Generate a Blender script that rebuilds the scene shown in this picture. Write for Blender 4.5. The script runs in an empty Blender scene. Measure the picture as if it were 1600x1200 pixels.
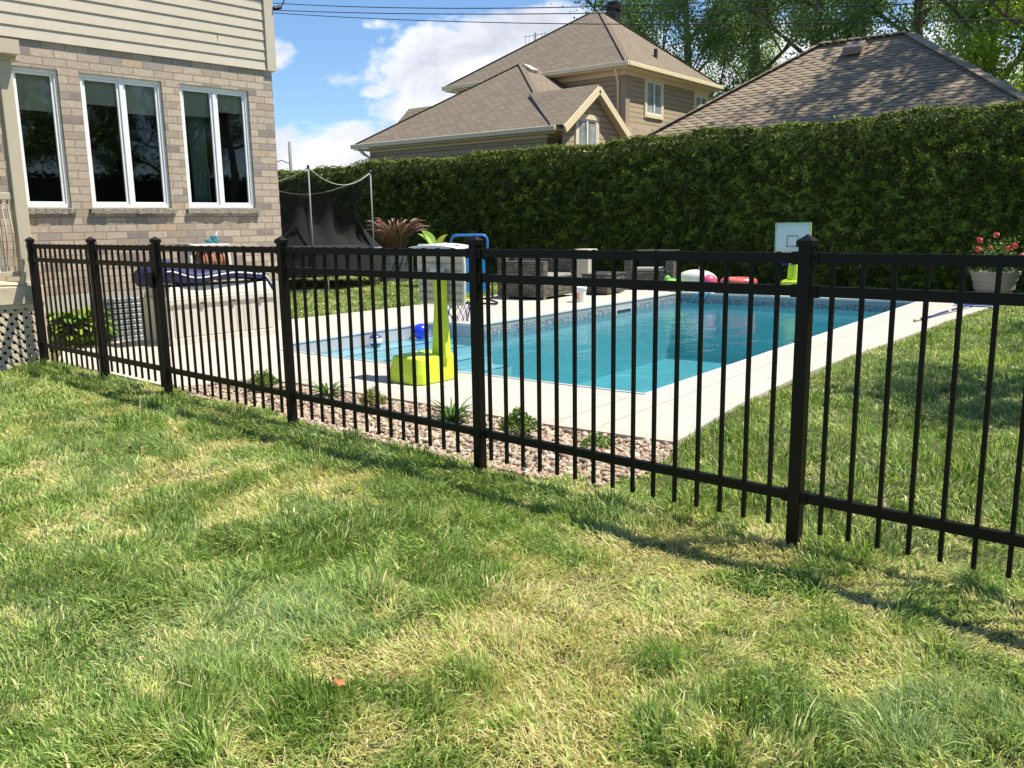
import bpy, math, random
import numpy as np
from mathutils import Vector, Matrix
random.seed(7); rng = np.random.default_rng(11)
R = math.radians
scene = bpy.context.scene
COL = scene.collection

# ------------------------------------------------------------ camera
F = Vector((-0.59824127, 0.77996368, -0.18374994))
YAW, ROLL = -0.6543, -0.0161
r0 = Vector((math.cos(YAW), -math.sin(YAW), 0)); u0 = r0.cross(F)
cr, sr = math.cos(ROLL), math.sin(ROLL)
Rv = cr * r0 + sr * u0; Uv = -sr * r0 + cr * u0
cam = bpy.data.objects.new('camera', bpy.data.cameras.new('camera')); COL.objects.link(cam)
cam.matrix_world = Matrix(((Rv.x, Uv.x, -F.x, 0), (Rv.y, Uv.y, -F.y, 0), (Rv.z, Uv.z, -F.z, 1.35), (0, 0, 0, 1)))
cam.data.sensor_width = 36; cam.data.lens = 1350.09 / 1600 * 36
cam.data.clip_start = 0.05; cam.data.clip_end = 2000
scene.camera = cam
scene.render.resolution_x, scene.render.resolution_y = 1024, 768

# ------------------------------------------------------------ light
SUNV = Vector((0.42, 0.295, 1.0)).normalized()
EXPO = 0.78
SUN_STRENGTH = 4.6
SKY_STRENGTH = 0.125
sun = bpy.data.objects.new('sun', bpy.data.lights.new('sun', 'SUN')); COL.objects.link(sun)
sun.data.energy = SUN_STRENGTH; sun.data.angle = R(0.53); sun.data.color = (1, 0.93, 0.80)
sun.rotation_euler = (-SUNV).to_track_quat('-Z', 'Y').to_euler()
sun.location = (4, 4, 20)
scene.view_settings.view_transform = 'Standard'; scene.view_settings.look = 'None'
scene.view_settings.gamma = 1.0; scene.view_settings.use_curve_mapping = False
scene.view_settings.exposure = EXPO
scene.cycles.max_bounces = 8; scene.cycles.transparent_max_bounces = 16
scene.cycles.use_denoising = True


class NT:
    """small helper round a node tree"""
    def __init__(s, tree): s.t = tree; s.n = tree.nodes; s.l = tree.links
    def new(s, typ, **kw):
        nd = s.n.new(typ)
        for k, v in kw.items():
            if k == 'ins':
                for a, b in v.items():
                    if hasattr(b, 'is_output') or isinstance(b, bpy.types.NodeSocket): s.l.new(b, nd.inputs[a])
                    else: nd.inputs[a].default_value = b
            else: setattr(nd, k, v)
        return nd
    def math(s, op, a, b=None, c=None, clamp=False):
        nd = s.n.new('ShaderNodeMath'); nd.operation = op; nd.use_clamp = clamp
        for i, v in enumerate((a, b, c)):
            if v is None: continue
            if isinstance(v, bpy.types.NodeSocket): s.l.new(v, nd.inputs[i])
            else: nd.inputs[i].default_value = v
        return nd.outputs[0]
    def mix(s, fac, a, b, blend='MIX'):
        nd = s.n.new('ShaderNodeMix'); nd.data_type = 'RGBA'; nd.blend_type = blend; nd.clamp_factor = True
        for i, v in ((0, fac), (6, a), (7, b)):
            if isinstance(v, bpy.types.NodeSocket): s.l.new(v, nd.inputs[i])
            else: nd.inputs[i].default_value = v if i == 0 or len(v) == 4 else (*v, 1)
        return nd.outputs[2]
    def noise(s, scale, detail=4, rough=0.55, vec=None, dist=0.0):
        nd = s.n.new('ShaderNodeTexNoise'); nd.inputs['Scale'].default_value = scale
        nd.inputs['Detail'].default_value = detail; nd.inputs['Roughness'].default_value = rough
        nd.inputs['Distortion'].default_value = dist
        if vec is not None: s.l.new(vec, nd.inputs['Vector'])
        return nd.outputs[0]
    def ramp(s, fac, stops, interp='LINEAR'):
        nd = s.n.new('ShaderNodeValToRGB'); cr_ = nd.color_ramp; cr_.interpolation = interp
        while len(cr_.elements) < len(stops): cr_.elements.new(0.5)
        for e, (p, c) in zip(cr_.elements, stops): e.position = p; e.color = (*c, 1) if len(c) == 3 else c
        s.l.new(fac, nd.inputs[0]); return nd.outputs[0]


# world: Nishita sky with cumulus clouds placed by azimuth and elevation
world = bpy.data.worlds.new('World'); scene.world = world; world.use_nodes = True
w = NT(world.node_tree); w.n.clear()
sky = w.new('ShaderNodeTexSky', sky_type='NISHITA', sun_disc=False)
sky.sun_elevation = math.asin(SUNV.z); sky.sun_rotation = math.atan2(SUNV.x, SUNV.y)
sky.air_density = 1.0; sky.dust_density = 0.3; sky.ozone_density = 2.5; sky.altitude = 100
tc = w.new('ShaderNodeTexCoord'); gen = tc.outputs['Generated']
nrm = w.new('ShaderNodeVectorMath', operation='NORMALIZE'); w.l.new(gen, nrm.inputs[0])
sx = w.new('ShaderNodeSeparateXYZ'); w.l.new(nrm.outputs[0], sx.inputs[0])
az = w.math('ARCTAN2', sx.outputs[0], sx.outputs[1]); el = w.math('ARCSINE', sx.outputs[2])
mp = w.new('ShaderNodeMapping'); mp.inputs['Scale'].default_value = (1, 1, 1.7); w.l.new(nrm.outputs[0], mp.inputs[0])
cv = mp.outputs[0]
big = w.noise(7.0, 9, 0.6, cv, 0.3); fine = w.noise(26.0, 6, 0.6, cv, 0.2)
blobs = [(-0.705, 0.168, 0.150, 0.058), (-0.60, 0.19, 0.10, 0.04), (-0.845, 0.074, 0.13, 0.036), (-0.70, 0.05, 0.10, 0.028),
         (-0.505, 0.14, 0.12, 0.06), (-0.38, 0.16, 0.10, 0.05), (-0.905, 0.178, 0.030, 0.020), (-0.79, 0.21, 0.035, 0.009),
         (-0.22, 0.15, 0.12, 0.06), (-0.80, 0.142, 0.022, 0.010), (-0.785, 0.165, 0.014, 0.012), (-1.3, 0.2, 0.3, 0.08), (0.3, 0.25, 0.4, 0.09), (1.2, 0.3, 0.5, 0.1), (-2.5, 0.3, 0.5, 0.12)]
tot = None
for a, e, ra, re in blobs:
    d1 = w.math('DIVIDE', w.math('SUBTRACT', az, a), ra); d2 = w.math('DIVIDE', w.math('SUBTRACT', el, e), re)
    q = w.math('SUBTRACT', 1.0, w.math('ADD', w.math('MULTIPLY', d1, d1), w.math('MULTIPLY', d2, d2)))
    q = w.math('MAXIMUM', q, -1.5)
    tot = q if tot is None else w.math('MAXIMUM', tot, q)
dens = w.math('ADD', w.math('MULTIPLY', tot, 0.55), w.math('ADD', w.math('MULTIPLY', w.math('SUBTRACT', big, 0.5), 3.0), w.math('MULTIPLY', w.math('SUBTRACT', fine, 0.5), 0.9)))
alpha = w.ramp(dens, [(0.0, (0, 0, 0)), (0.10, (0.22, 0.22, 0.22)), (0.32, (0.85, 0.85, 0.85)), (0.5, (1, 1, 1))])
# body tone of the cloud: bright billows, greyer thick middle
mp2 = w.new('ShaderNodeMapping'); mp2.inputs['Location'].default_value = (0.02, 0.02, 0.03); w.l.new(cv, mp2.inputs[0])
bill = w.noise(13.0, 8, 0.6, mp2.outputs[0], 0.3)
tone = w.ramp(w.math('ADD', w.math('MULTIPLY', bill, 1.0), w.math('MULTIPLY', dens, -0.16)), [(0.26, (4.6, 4.8, 5.5)), (0.44, (6.0, 6.15, 6.6)), (0.60, (8.0, 8.0, 8.1))])
skyc = w.mix(1.0, sky.outputs[0], (0.80, 0.95, 1.10), 'MULTIPLY')
cl = w.mix(alpha, skyc, tone)
bg = w.new('ShaderNodeBackground'); w.l.new(cl, bg.inputs[0]); bg.inputs[1].default_value = SKY_STRENGTH * 0.72
wo = w.new('ShaderNodeOutputWorld'); w.l.new(bg.outputs[0], wo.inputs[0])


# ------------------------------------------------------------ materials
MATS = {}
def material(name, color=(0.5, 0.5, 0.5), rough=0.6, var=0.12, nscale=12.0, bump=0.15, bscale=60.0, bdist=0.004, metal=0.0, spec=0.5, coat=0.0, dirt=0.0):
    if name in MATS: return MATS[name]
    m = bpy.data.materials.new(name); m.use_nodes = True; MATS[name] = m
    t = NT(m.node_tree); p = t.n['Principled BSDF']
    oc = t.new('ShaderNodeTexCoord').outputs['Object']
    c = color
    n = t.noise(nscale, 5, 0.6, oc)
    lo = tuple(x * (1 - var) for x in c); hi = tuple(min(1, x * (1 + var)) for x in c)
    cc = t.ramp(n, [(0.3, lo), (0.7, hi)])
    if dirt > 0:
        dn = t.noise(nscale * 0.35, 6, 0.65, oc)
        cc = t.mix(t.math('MULTIPLY', t.ramp(dn, [(0.5, (0, 0, 0)), (0.75, (1, 1, 1))]), dirt), cc, tuple(x * 0.45 for x in c))
    t.l.new(cc, p.inputs['Base Color'])
    p.inputs['Roughness'].default_value = rough; p.inputs['Metallic'].default_value = metal
    p.inputs['Specular IOR Level'].default_value = spec
    if coat: p.inputs['Coat Weight'].default_value = coat
    if bump:
        b = t.new('ShaderNodeBump', ins={'Strength': bump, 'Distance': bdist, 'Height': t.noise(bscale, 4, 0.6, oc)})
        t.l.new(b.outputs[0], p.inputs['Normal'])
    return m

def leafy(name, transl=0.35, rough=0.5, gain=1.0, spec=0.3):
    """foliage coloured by the mesh's own per-leaf colour"""
    if name in MATS: return MATS[name]
    m = bpy.data.materials.new(name); m.use_nodes = True; MATS[name] = m
    t = NT(m.node_tree); p = t.n['Principled BSDF']; out = t.n['Material Output']
    a = t.new('ShaderNodeAttribute', attribute_name='col')
    g_ = t.mix(1.0, a.outputs[0], (gain, gain, gain), 'MULTIPLY')
    t.l.new(g_, p.inputs['Base Color']); p.inputs['Roughness'].default_value = rough
    p.inputs['Specular IOR Level'].default_value = spec
    tr = t.new('ShaderNodeBsdfTranslucent'); t.l.new(t.mix(1.0, g_, (1.1, 1.18, 0.75), 'MULTIPLY'), tr.inputs[0])
    mx = t.new('ShaderNodeMixShader', ins={0: transl}); t.l.new(p.outputs[0], mx.inputs[1]); t.l.new(tr.outputs[0], mx.inputs[2])
    t.l.new(mx.outputs[0], out.inputs[0]); return m

def attr_mat(name, rough=0.8, bump=0.3, bscale=80.0, var=0.15, nscale=30):
    if name in MATS: return MATS[name]
    m = bpy.data.materials.new(name); m.use_nodes = True; MATS[name] = m
    t = NT(m.node_tree); p = t.n['Principled BSDF']
    oc = t.new('ShaderNodeTexCoord').outputs['Object']
    a = t.new('ShaderNodeAttribute', attribute_name='col')
    v = t.ramp(t.noise(nscale, 5, 0.65, oc), [(0.3, (1 - var,) * 3), (0.7, (1 + var,) * 3)])
    t.l.new(t.mix(1.0, a.outputs[0], v, 'MULTIPLY'), p.inputs['Base Color']); p.inputs['Roughness'].default_value = rough
    b = t.new('ShaderNodeBump', ins={'Strength': bump, 'Distance': 0.006, 'Height': t.noise(bscale, 4, 0.6, oc)})
    t.l.new(b.outputs[0], p.inputs['Normal']); return m

def brick_mat(name, bw, bh, mortar, stops, mcol, rough=0.85, bdist=0.008, msmooth=0.1, jitter=0.012, nvar=0.18, nscale=14, offs=0.5):
    if name in MATS: return MATS[name]
    m = bpy.data.materials.new(name); m.use_nodes = True; MATS[name] = m
    t = NT(m.node_tree); p = t.n['Principled BSDF']
    uv = t.new('ShaderNodeUVMap').outputs[0]
    oc = t.new('ShaderNodeTexCoord').outputs['Object']
    if jitter:
        nz = t.new('ShaderNodeTexNoise'); nz.inputs['Scale'].default_value = 9; nz.inputs['Detail'].default_value = 5; t.l.new(oc, nz.inputs[0])
        sc_ = t.new('ShaderNodeVectorMath', operation='SCALE'); t.l.new(nz.outputs['Color'], sc_.inputs[0]); sc_.inputs['Scale'].default_value = jitter
        ad = t.new('ShaderNodeVectorMath', operation='ADD'); t.l.new(uv, ad.inputs[0]); t.l.new(sc_.outputs[0], ad.inputs[1]); uv = ad.outputs[0]
    b = t.new('ShaderNodeTexBrick'); b.offset = offs; t.l.new(uv, b.inputs['Vector'])
    b.inputs['Color1'].default_value = (0, 0, 0, 1); b.inputs['Color2'].default_value = (1, 1, 1, 1); b.inputs['Mortar'].default_value = (0.5, 0.5, 0.5, 1)
    b.inputs['Scale'].default_value = 1; b.inputs['Mortar Size'].default_value = mortar; b.inputs['Mortar Smooth'].default_value = msmooth
    b.inputs['Brick Width'].default_value = bw; b.inputs['Row Height'].default_value = bh; b.inputs['Bias'].default_value = 0
    c = t.ramp(b.outputs[0], stops, 'CONSTANT' if len(stops) > 3 else 'LINEAR')
    v = t.ramp(t.noise(nscale, 6, 0.65, oc), [(0.3, (1 - nvar,) * 3), (0.7, (1 + nvar,) * 3)])
    if name == 'tan_grey_brick': c = t.mix(1.0, c, (1.10, 1.08, 1.06), 'MULTIPLY')
    c = t.mix(1.0, c, v, 'MULTIPLY'); c = t.mix(b.outputs[1], c, mcol)
    t.l.new(c, p.inputs['Base Color']); p.inputs['Roughness'].default_value = rough
    h = t.math('ADD', t.math('MULTIPLY', b.outputs[1], -1.0), t.math('MULTIPLY', t.noise(70, 4, 0.6, oc), 0.5))
    bp = t.new('ShaderNodeBump', ins={'Strength': 0.8, 'Distance': bdist, 'Height': h}); t.l.new(bp.outputs[0], p.inputs['Normal'])
    return m

M_BLACK = material('black_powder_coat', (0.0055, 0.0048, 0.0042), 0.42, 0.1, bump=0.05, bscale=300, bdist=0.001, spec=0.22)
M_VINYL = material('white_vinyl', (0.80, 0.81, 0.80), 0.35, 0.03, bump=0.03)
M_CREAM = material('cream_aluminium', (0.78, 0.66, 0.44), 0.5, 0.05, bump=0.04)
M_TAUPE = material('beige_painted_metal', (0.50, 0.435, 0.32), 0.5, 0.05, bump=0.05)
M_RESIN = material('beige_resin', (0.60, 0.555, 0.47), 0.55, 0.05, bump=0.1, bscale=150, dirt=0.12)
M_LIME = material('lime_plastic', (0.60, 0.80, 0.05), 0.4, 0.04, bump=0.05, bscale=120)
M_WPLAST = material('white_plastic', (0.74, 0.76, 0.74), 0.4, 0.04, bump=0.05)
M_GPLAST = material('pale_grey_plastic', (0.60, 0.58, 0.50), 0.5, 0.05, bump=0.08)
M_NAVY = material('navy_fabric', (0.018, 0.018, 0.11), 0.6, 0.2, bump=0.2, bscale=40, bdist=0.01)
M_LBLUE = material('light_blue_fabric', (0.10, 0.35, 0.75), 0.5, 0.1)
M_BLUE = material('blue_tube', (0.02, 0.17, 0.55), 0.35, 0.05, bump=0.02)
M_STEEL = material('galvanised_steel', (0.42, 0.44, 0.45), 0.4, 0.12, metal=0.6, bump=0.1)
M_CONC = material('foundation_concrete', (0.50, 0.48, 0.43), 0.9, 0.12, 4, 0.4, 50, dirt=0.2)
M_WICKER = brick_mat('grey_wicker', 0.085, 0.038, 0.007, [(0, (0.10, 0.09, 0.075)), (0.5, (0.16, 0.145, 0.12)), (1, (0.24, 0.215, 0.175))], (0.018, 0.017, 0.015), jitter=0.004, bdist=0.006, rough=0.6)
M_DARKCUSH = material('black_cushion_cloth', (0.02, 0.02, 0.022), 0.9, 0.2)
M_STONE = material('rough_stone_sill', (0.36, 0.33, 0.27), 0.9, 0.25, 18, 0.9, 35, 0.02)
M_BARK = material('bark', (0.16, 0.135, 0.10), 0.9, 0.35, 6, 0.8, 30, 0.03)
M_ROPE = material('pale_rope', (0.45, 0.46, 0.38), 0.8, 0.1)
M_LEAF = leafy('tree_leaves', 0.6, 0.45)
M_HEDGE = leafy('cedar_sprays', 0.12, 0.65, spec=0.15)
M_GRASS = leafy('grass_blades', 0.38, 0.42, spec=0.35)
M_PLANT = leafy('plant_leaves', 0.3, 0.45)

M_BRICK = brick_mat('tan_grey_brick', 0.255, 0.088, 0.0065,
    [(0, (0.37, 0.30, 0.235)), (0.17, (0.41, 0.34, 0.265)), (0.34, (0.38, 0.315, 0.25)), (0.5, (0.28, 0.24, 0.21)), (0.60, (0.43, 0.36, 0.28)),
     (0.76, (0.32, 0.26, 0.20)), (0.87, (0.225, 0.19, 0.165)), (0.955, (0.40, 0.30, 0.20))], (0.25, 0.215, 0.165), nvar=0.16, nscale=20, msmooth=0.3, bdist=0.010)
M_SHINGLE = brick_mat('brown_shingles', 0.32, 0.145, 0.012, [(0, (0.176, 0.140, 0.100)), (0.5, (0.197, 0.157, 0.112)), (1, (0.222, 0.178, 0.127))], (0.105, 0.082, 0.058), jitter=0.03, nvar=0.12, nscale=5, bdist=0.01)

def uv_lines(name, base, pitch, line, lcol, var=0.08, rough=0.7):
    """lap siding / boards: thin dark line every `pitch` metres up the face"""
    m = bpy.data.materials.new(name); m.use_nodes = True; MATS[name] = m
    t = NT(m.node_tree); p = t.n['Principled BSDF']
    uv = t.new('ShaderNodeUVMap').outputs[0]; s = t.new('ShaderNodeSeparateXYZ'); t.l.new(uv, s.inputs[0])
    fr = t.math('FRACT', t.math('DIVIDE', s.outputs[1], pitch))
    oc = t.new('ShaderNodeTexCoord').outputs['Object']
    c = t.ramp(t.noise(6, 5, 0.6, oc), [(0.3, tuple(x * (1 - var) for x in base)), (0.7, tuple(x * (1 + var) for x in base))])
    c = t.mix(t.math('LESS_THAN', fr, line / pitch), c, lcol)
    t.l.new(c, p.inputs['Base Color']); p.inputs['Roughness'].default_value = rough
    b = t.new('ShaderNodeBump', ins={'Strength': 0.6, 'Distance': 0.02, 'Height': t.math('MULTIPLY', fr, -1.0)}); t.l.new(b.outputs[0], p.inputs['Normal'])
    return m

def glass_mat(name, tint=(0.75, 0.8, 0.78)):
    m = bpy.data.materials.new(name); m.use_nodes = True; MATS[name] = m
    t = NT(m.node_tree); out = t.n['Material Output']; t.n.remove(t.n['Principled BSDF'])
    tr = t.new('ShaderNodeBsdfTransparent', ins={0: (*tint, 1)})
    gl = t.new('ShaderNodeBsdfGlossy', ins={0: (1, 1, 1, 1), 'Roughness': 0.015})
    fr = t.new('ShaderNodeFresnel', ins={0: 1.5})
    oc = t.new('ShaderNodeTexCoord').outputs['Object']
    b = t.new('ShaderNodeBump', ins={'Strength': 0.1, 'Distance': 0.01, 'Height': t.noise(2.0, 2, 0.5, oc)}); t.l.new(b.outputs[0], gl.inputs['Normal'])
    mx = t.new('ShaderNodeMixShader'); t.l.new(t.math('MULTIPLY', fr.outputs[0], 1.3, clamp=True), mx.inputs[0]); t.l.new(tr.outputs[0], mx.inputs[1]); t.l.new(gl.outputs[0], mx.inputs[2])
    t.l.new(mx.outputs[0], out.inputs[0]); return m
M_GLASS = glass_mat('window_glass')


# ------------------------------------------------------------ mesh helpers
def np_mesh(name, verts, faces, mat, cols=None, parent=None, smooth=False):
    """verts (N,3); faces = list of (M,k) integer arrays; cols (N,3)"""
    me = bpy.data.meshes.new(name)
    verts = np.asarray(verts, np.float32); me.vertices.add(len(verts)); me.vertices.foreach_set('co', verts.ravel())
    loops = np.concatenate([np.asarray(f).ravel() for f in faces]).astype(np.int32)
    tot_ = np.concatenate([np.full(len(f), np.asarray(f).shape[1], np.int32) for f in faces])
    st = np.concatenate([[0], np.cumsum(tot_)[:-1]]).astype(np.int32)
    me.loops.add(len(loops)); me.loops.foreach_set('vertex_index', loops)
    me.polygons.add(len(tot_)); me.polygons.foreach_set('loop_start', st)
    try: me.polygons.foreach_set('loop_total', tot_)
    except Exception: pass
    if smooth: me.polygons.foreach_set('use_smooth', np.ones(len(tot_), bool))
    me.update(calc_edges=True)
    if cols is not None:
        a = me.color_attributes.new('col', 'FLOAT_COLOR', 'POINT')
        a.data.foreach_set('color', np.c_[cols, np.ones(len(cols))].astype(np.float32).ravel())
    me.materials.append(mat)
    o = bpy.data.objects.new(name, me); COL.objects.link(o)
    if parent is not None: o.parent = parent
    return o

class MB:
    def __init__(s): s.v = []; s.f = []; s.c = []
    def add(s, vs, fs, col=None):
        b = len(s.v); s.v += [tuple(v) for v in vs]; s.f += [tuple(i + b for i in f) for f in fs]
        if col is not None: s.c += [col] * len(vs)
        return s
    def box(s, x0, x1, y0, y1, z0, z1, col=None, taper=0.0):
        t = taper
        vs = [(x0, y0, z0), (x1, y0, z0), (x1, y1, z0), (x0, y1, z0), (x0 + t, y0 + t, z1), (x1 - t, y0 + t, z1), (x1 - t, y1 - t, z1), (x0 + t, y1 - t, z1)]
        return s.add(vs, [(0, 3, 2, 1), (4, 5, 6, 7), (0, 1, 5, 4), (1, 2, 6, 5), (2, 3, 7, 6), (3, 0, 4, 7)], col)
    def bar(s, a, b, w_, h_, up=(0, 0, 1), col=None):
        a = Vector(a); b = Vector(b); d = (b - a).normalized(); u = Vector(up)
        sd = d.cross(u)
        if sd.length < 1e-4: sd = d.cross(Vector((1, 0, 0)))
        sd.normalize(); u = sd.cross(d)
        vs = []
        for p in (a, b):
            for i, j in ((-1, -1), (1, -1), (1, 1), (-1, 1)): vs.append(p + sd * (i * w_ / 2) + u * (j * h_ / 2))
        return s.add(vs, [(0, 1, 2, 3), (7, 6, 5, 4), (0, 4, 5, 1), (1, 5, 6, 2), (2, 6, 7, 3), (3, 7, 4, 0)], col)
    def tube(s, pts, r, n=8, col=None, cap=True):
        pts = [Vector(p) for p in pts]; k = len(pts); rs = r if isinstance(r, (list, tuple)) else [r] * k
        vs = []; prev = None
        for i, p in enumerate(pts):
            d = (pts[min(i + 1, k - 1)] - pts[max(i - 1, 0)]).normalized()
            if prev is None:
                prev = d.cross(Vector((0, 0, 1)))
                if prev.length < 1e-3: prev = d.cross(Vector((1, 0, 0)))
            prev = (prev - d * prev.dot(d)).normalized(); q = d.cross(prev)
            for j in range(n):
                a = 2 * math.pi * j / n; vs.append(p + (prev * math.cos(a) + q * math.sin(a)) * rs[i])
        fs = [(i * n + j, i * n + (j + 1) % n, (i + 1) * n + (j + 1) % n, (i + 1) * n + j) for i in range(k - 1) for j in range(n)]
        if cap: fs += [tuple(range(n - 1, -1, -1)), tuple((k - 1) * n + j for j in range(n))]
        return s.add(vs, fs, col)
    def lathe(s, prof, cx=0, cy=0, n=28, col=None, sx=1.0, sy=1.0, cap=True):
        vs = [(cx + r * sx * math.cos(2 * math.pi * j / n), cy + r * sy * math.sin(2 * math.pi * j / n), z) for r, z in prof for j in range(n)]
        fs = [(i * n + j, i * n + (j + 1) % n, (i + 1) * n + (j + 1) % n, (i + 1) * n + j) for i in range(len(prof) - 1) for j in range(n)]
        if cap: fs += [tuple(range(n - 1, -1, -1)), tuple((len(prof) - 1) * n + j for j in range(n))]
        return s.add(vs, fs, col)
    def ball(s, c, r, n=20, m=12, sc=(1, 1, 1), col=None, rot=None):
        vs = [Vector((0, 0, -1))]; 
        for i in range(1, m):
            t = -math.pi / 2 + math.pi * i / m
            for j in range(n): a = 2 * math.pi * j / n; vs.append(Vector((math.cos(t) * math.cos(a), math.cos(t) * math.sin(a), math.sin(t))))
        vs.append(Vector((0, 0, 1)))
        vs = [Vector((v.x * sc[0] * r, v.y * sc[1] * r, v.z * sc[2] * r)) for v in vs]
        if rot is not None: vs = [rot @ v for v in vs]
        vs = [v + Vector(c) for v in vs]; L = len(vs) - 1
        fs = [(0, 1 + (j + 1) % n, 1 + j) for j in range(n)]
        fs += [(1 + i * n + j, 1 + i * n + (j + 1) % n, 1 + (i + 1) * n + (j + 1) % n, 1 + (i + 1) * n + j) for i in range(m - 2) for j in range(n)]
        fs += [(L, 1 + (m - 2) * n + j, 1 + (m - 2) * n + (j + 1) % n) for j in range(n)]
        return s.add(vs, fs, col)
    def prism(s, poly, z0, z1, col=None):
        n = len(poly); vs = [(x, y, z0) for x, y in poly] + [(x, y, z1) for x, y in poly]
        return s.add(vs, [tuple(range(n - 1, -1, -1)), tuple(range(n, 2 * n))] + [(i, (i + 1) % n, n + (i + 1) % n, n + i) for i in range(n)], col)
    def build(s, name, mat, parent=None, smooth=False, bevel=0.0, loc=None, rot=None, seg=2):
        me = bpy.data.meshes.new(name); me.from_pydata([tuple(v) for v in s.v], [], s.f); me.update()
        uvl = me.uv_layers.new(name='UVMap')
        co = me.vertices
        for p in me.polygons:
            n = p.normal
            if abs(n.z) > 0.999: U = Vector((1, 0, 0)); V = Vector((0, 1, 0))
            else:
                U = Vector((0, 0, 1)).cross(n).normalized(); V = n.cross(U)
            for li in p.loop_indices:
                c = co[me.loops[li].vertex_index].co; uvl.data[li].uv = (c.dot(U), c.dot(V))
            p.use_smooth = smooth
        if s.c and len(s.c) == len(s.v):
            a = me.color_attributes.new('col', 'FLOAT_COLOR', 'POINT')
            for i, c in enumerate(s.c): a.data[i].color = (*c, 1)
        me.materials.append(mat)
        o = bpy.data.objects.new(name, me); COL.objects.link(o)
        if parent is not None: o.parent = parent
        if loc is not None: o.location = loc
        if rot is not None: o.rotation_euler = (0, 0, rot)
        if bevel > 0:
            b = o.modifiers.new('bevel', 'BEVEL'); b.width = bevel; b.segments = seg; b.limit_method = 'ANGLE'; b.angle_limit = R(35)
        return o

def thing(name, label, cat, loc=(0, 0, 0), rz=0.0, group=None):
    o = bpy.data.objects.new(name, None); COL.objects.link(o); o.location = loc; o.rotation_euler = (0, 0, rz); o.empty_display_size = 0.2
    o['label'] = label; o['category'] = cat
    if group: o['group'] = group
    return o
def tag(o, label, cat, group=None, kind=None):
    o['label'] = label; o['category'] = cat
    if group: o['group'] = group
    if kind: o['kind'] = kind
    return o

# smooth value noise on arrays
def vnoise(x, y, scale, seed):
    g = np.random.default_rng(seed).random((64, 64))
    X = x / scale; Y = y / scale; xi = np.floor(X).astype(int); yi = np.floor(Y).astype(int); fx = X - xi; fy = Y - yi
    fx = fx * fx * (3 - 2 * fx); fy = fy * fy * (3 - 2 * fy)
    a = g[xi % 64, yi % 64]; b = g[(xi + 1) % 64, yi % 64]; c = g[xi % 64, (yi + 1) % 64]; d = g[(xi + 1) % 64, (yi + 1) % 64]
    return (a * (1 - fx) + b * fx) * (1 - fy) + (c * (1 - fx) + d * fx) * fy
def fbm(x, y, scale, seed, o=4):
    s = 0; t = 0
    for i in range(o): s = s + vnoise(x, y, scale / 2 ** i, seed + i) * 0.5 ** i; t += 0.5 ** i
    return s / t

# ------------------------------------------------------------ ground, patio, pool
FA = -0.069; FD = np.array([math.cos(FA), math.sin(FA)]); FN = np.array([-FD[1], FD[0]]); F0 = np.array([-2.9852, 3.5554])
def fence_pt(t, d=0.0): p = F0 + FD * t + FN * d; return float(p[0]), float(p[1])

PX0, PX1, PY0, PY1 = -7.28, -3.16, 5.80, 14.55     # main pool
BX, BY0, BY1 = -8.04, 6.30, 8.72                    # step bay
def arc(cx, cy, r, a0, a1, n=6): return [(cx + r * math.cos(R(a0 + (a1 - a0) * i / n)), cy + r * math.sin(R(a0 + (a1 - a0) * i / n))) for i in range(n + 1)]
pool = [(PX1, PY0), (PX1, PY1), (PX0, PY1), (PX0, BY1)] + arc(BX + 0.28, BY1 - 0.28, 0.28, 90, 180) + [(BX, BY0), (BX + 0.42, PY0 + 0.04), (-6.7, PY0)]
patio_out = [(-2.30, 4.62), (-2.42, 5.8), (-2.46, 7.3), (-2.42, 8.6), (-2.34, 9.95), (-2.25, 12.1), (-2.06, 14.6), (-2.06, 15.35), (-10.0, 15.35), (-9.96, 10.9), (-9.97, 9.5), (-10.07, 7.9), (-10.06, 5.7), (-9.92, 4.6),
             (-8.98, 4.10), (-6.62, 3.94), (-6.42, 4.5), (-5.94, 4.66), (-4.54, 4.63), (-3.24, 4.575)]
def ring_mesh(name, outer, hole, z, mat, thick=0.0):
    import mathutils.geometry as G
    vs = [Vector((x, y, 0)) for x, y in outer]; hs = [Vector((x, y, 0)) for x, y in hole] if hole else []
    tr = G.tessellate_polygon([vs, hs] if hole else [vs])
    allv = [(v.x, v.y, z) for v in vs + hs]; fs = []
    for t in tr:
        a, b, c = (Vector(allv[i]) for i in t)
        fs.append(tuple(t) if (b - a).cross(c - a).z > 0 else tuple(reversed(t)))
    mb = MB(); n1 = len(vs); mb.add(allv, fs)
    if thick:
        for loop, off, flip in ((vs, 0, False),):
            n = len(loop)
            if not n: continue
            vv = [(v.x, v.y, z) for v in loop] + [(v.x, v.y, z - thick) for v in loop]
            mb.add(vv, [((i, n + i, n + (i + 1) % n, (i + 1) % n)) for i in range(n)])
    return mb.build(name, mat)

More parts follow.
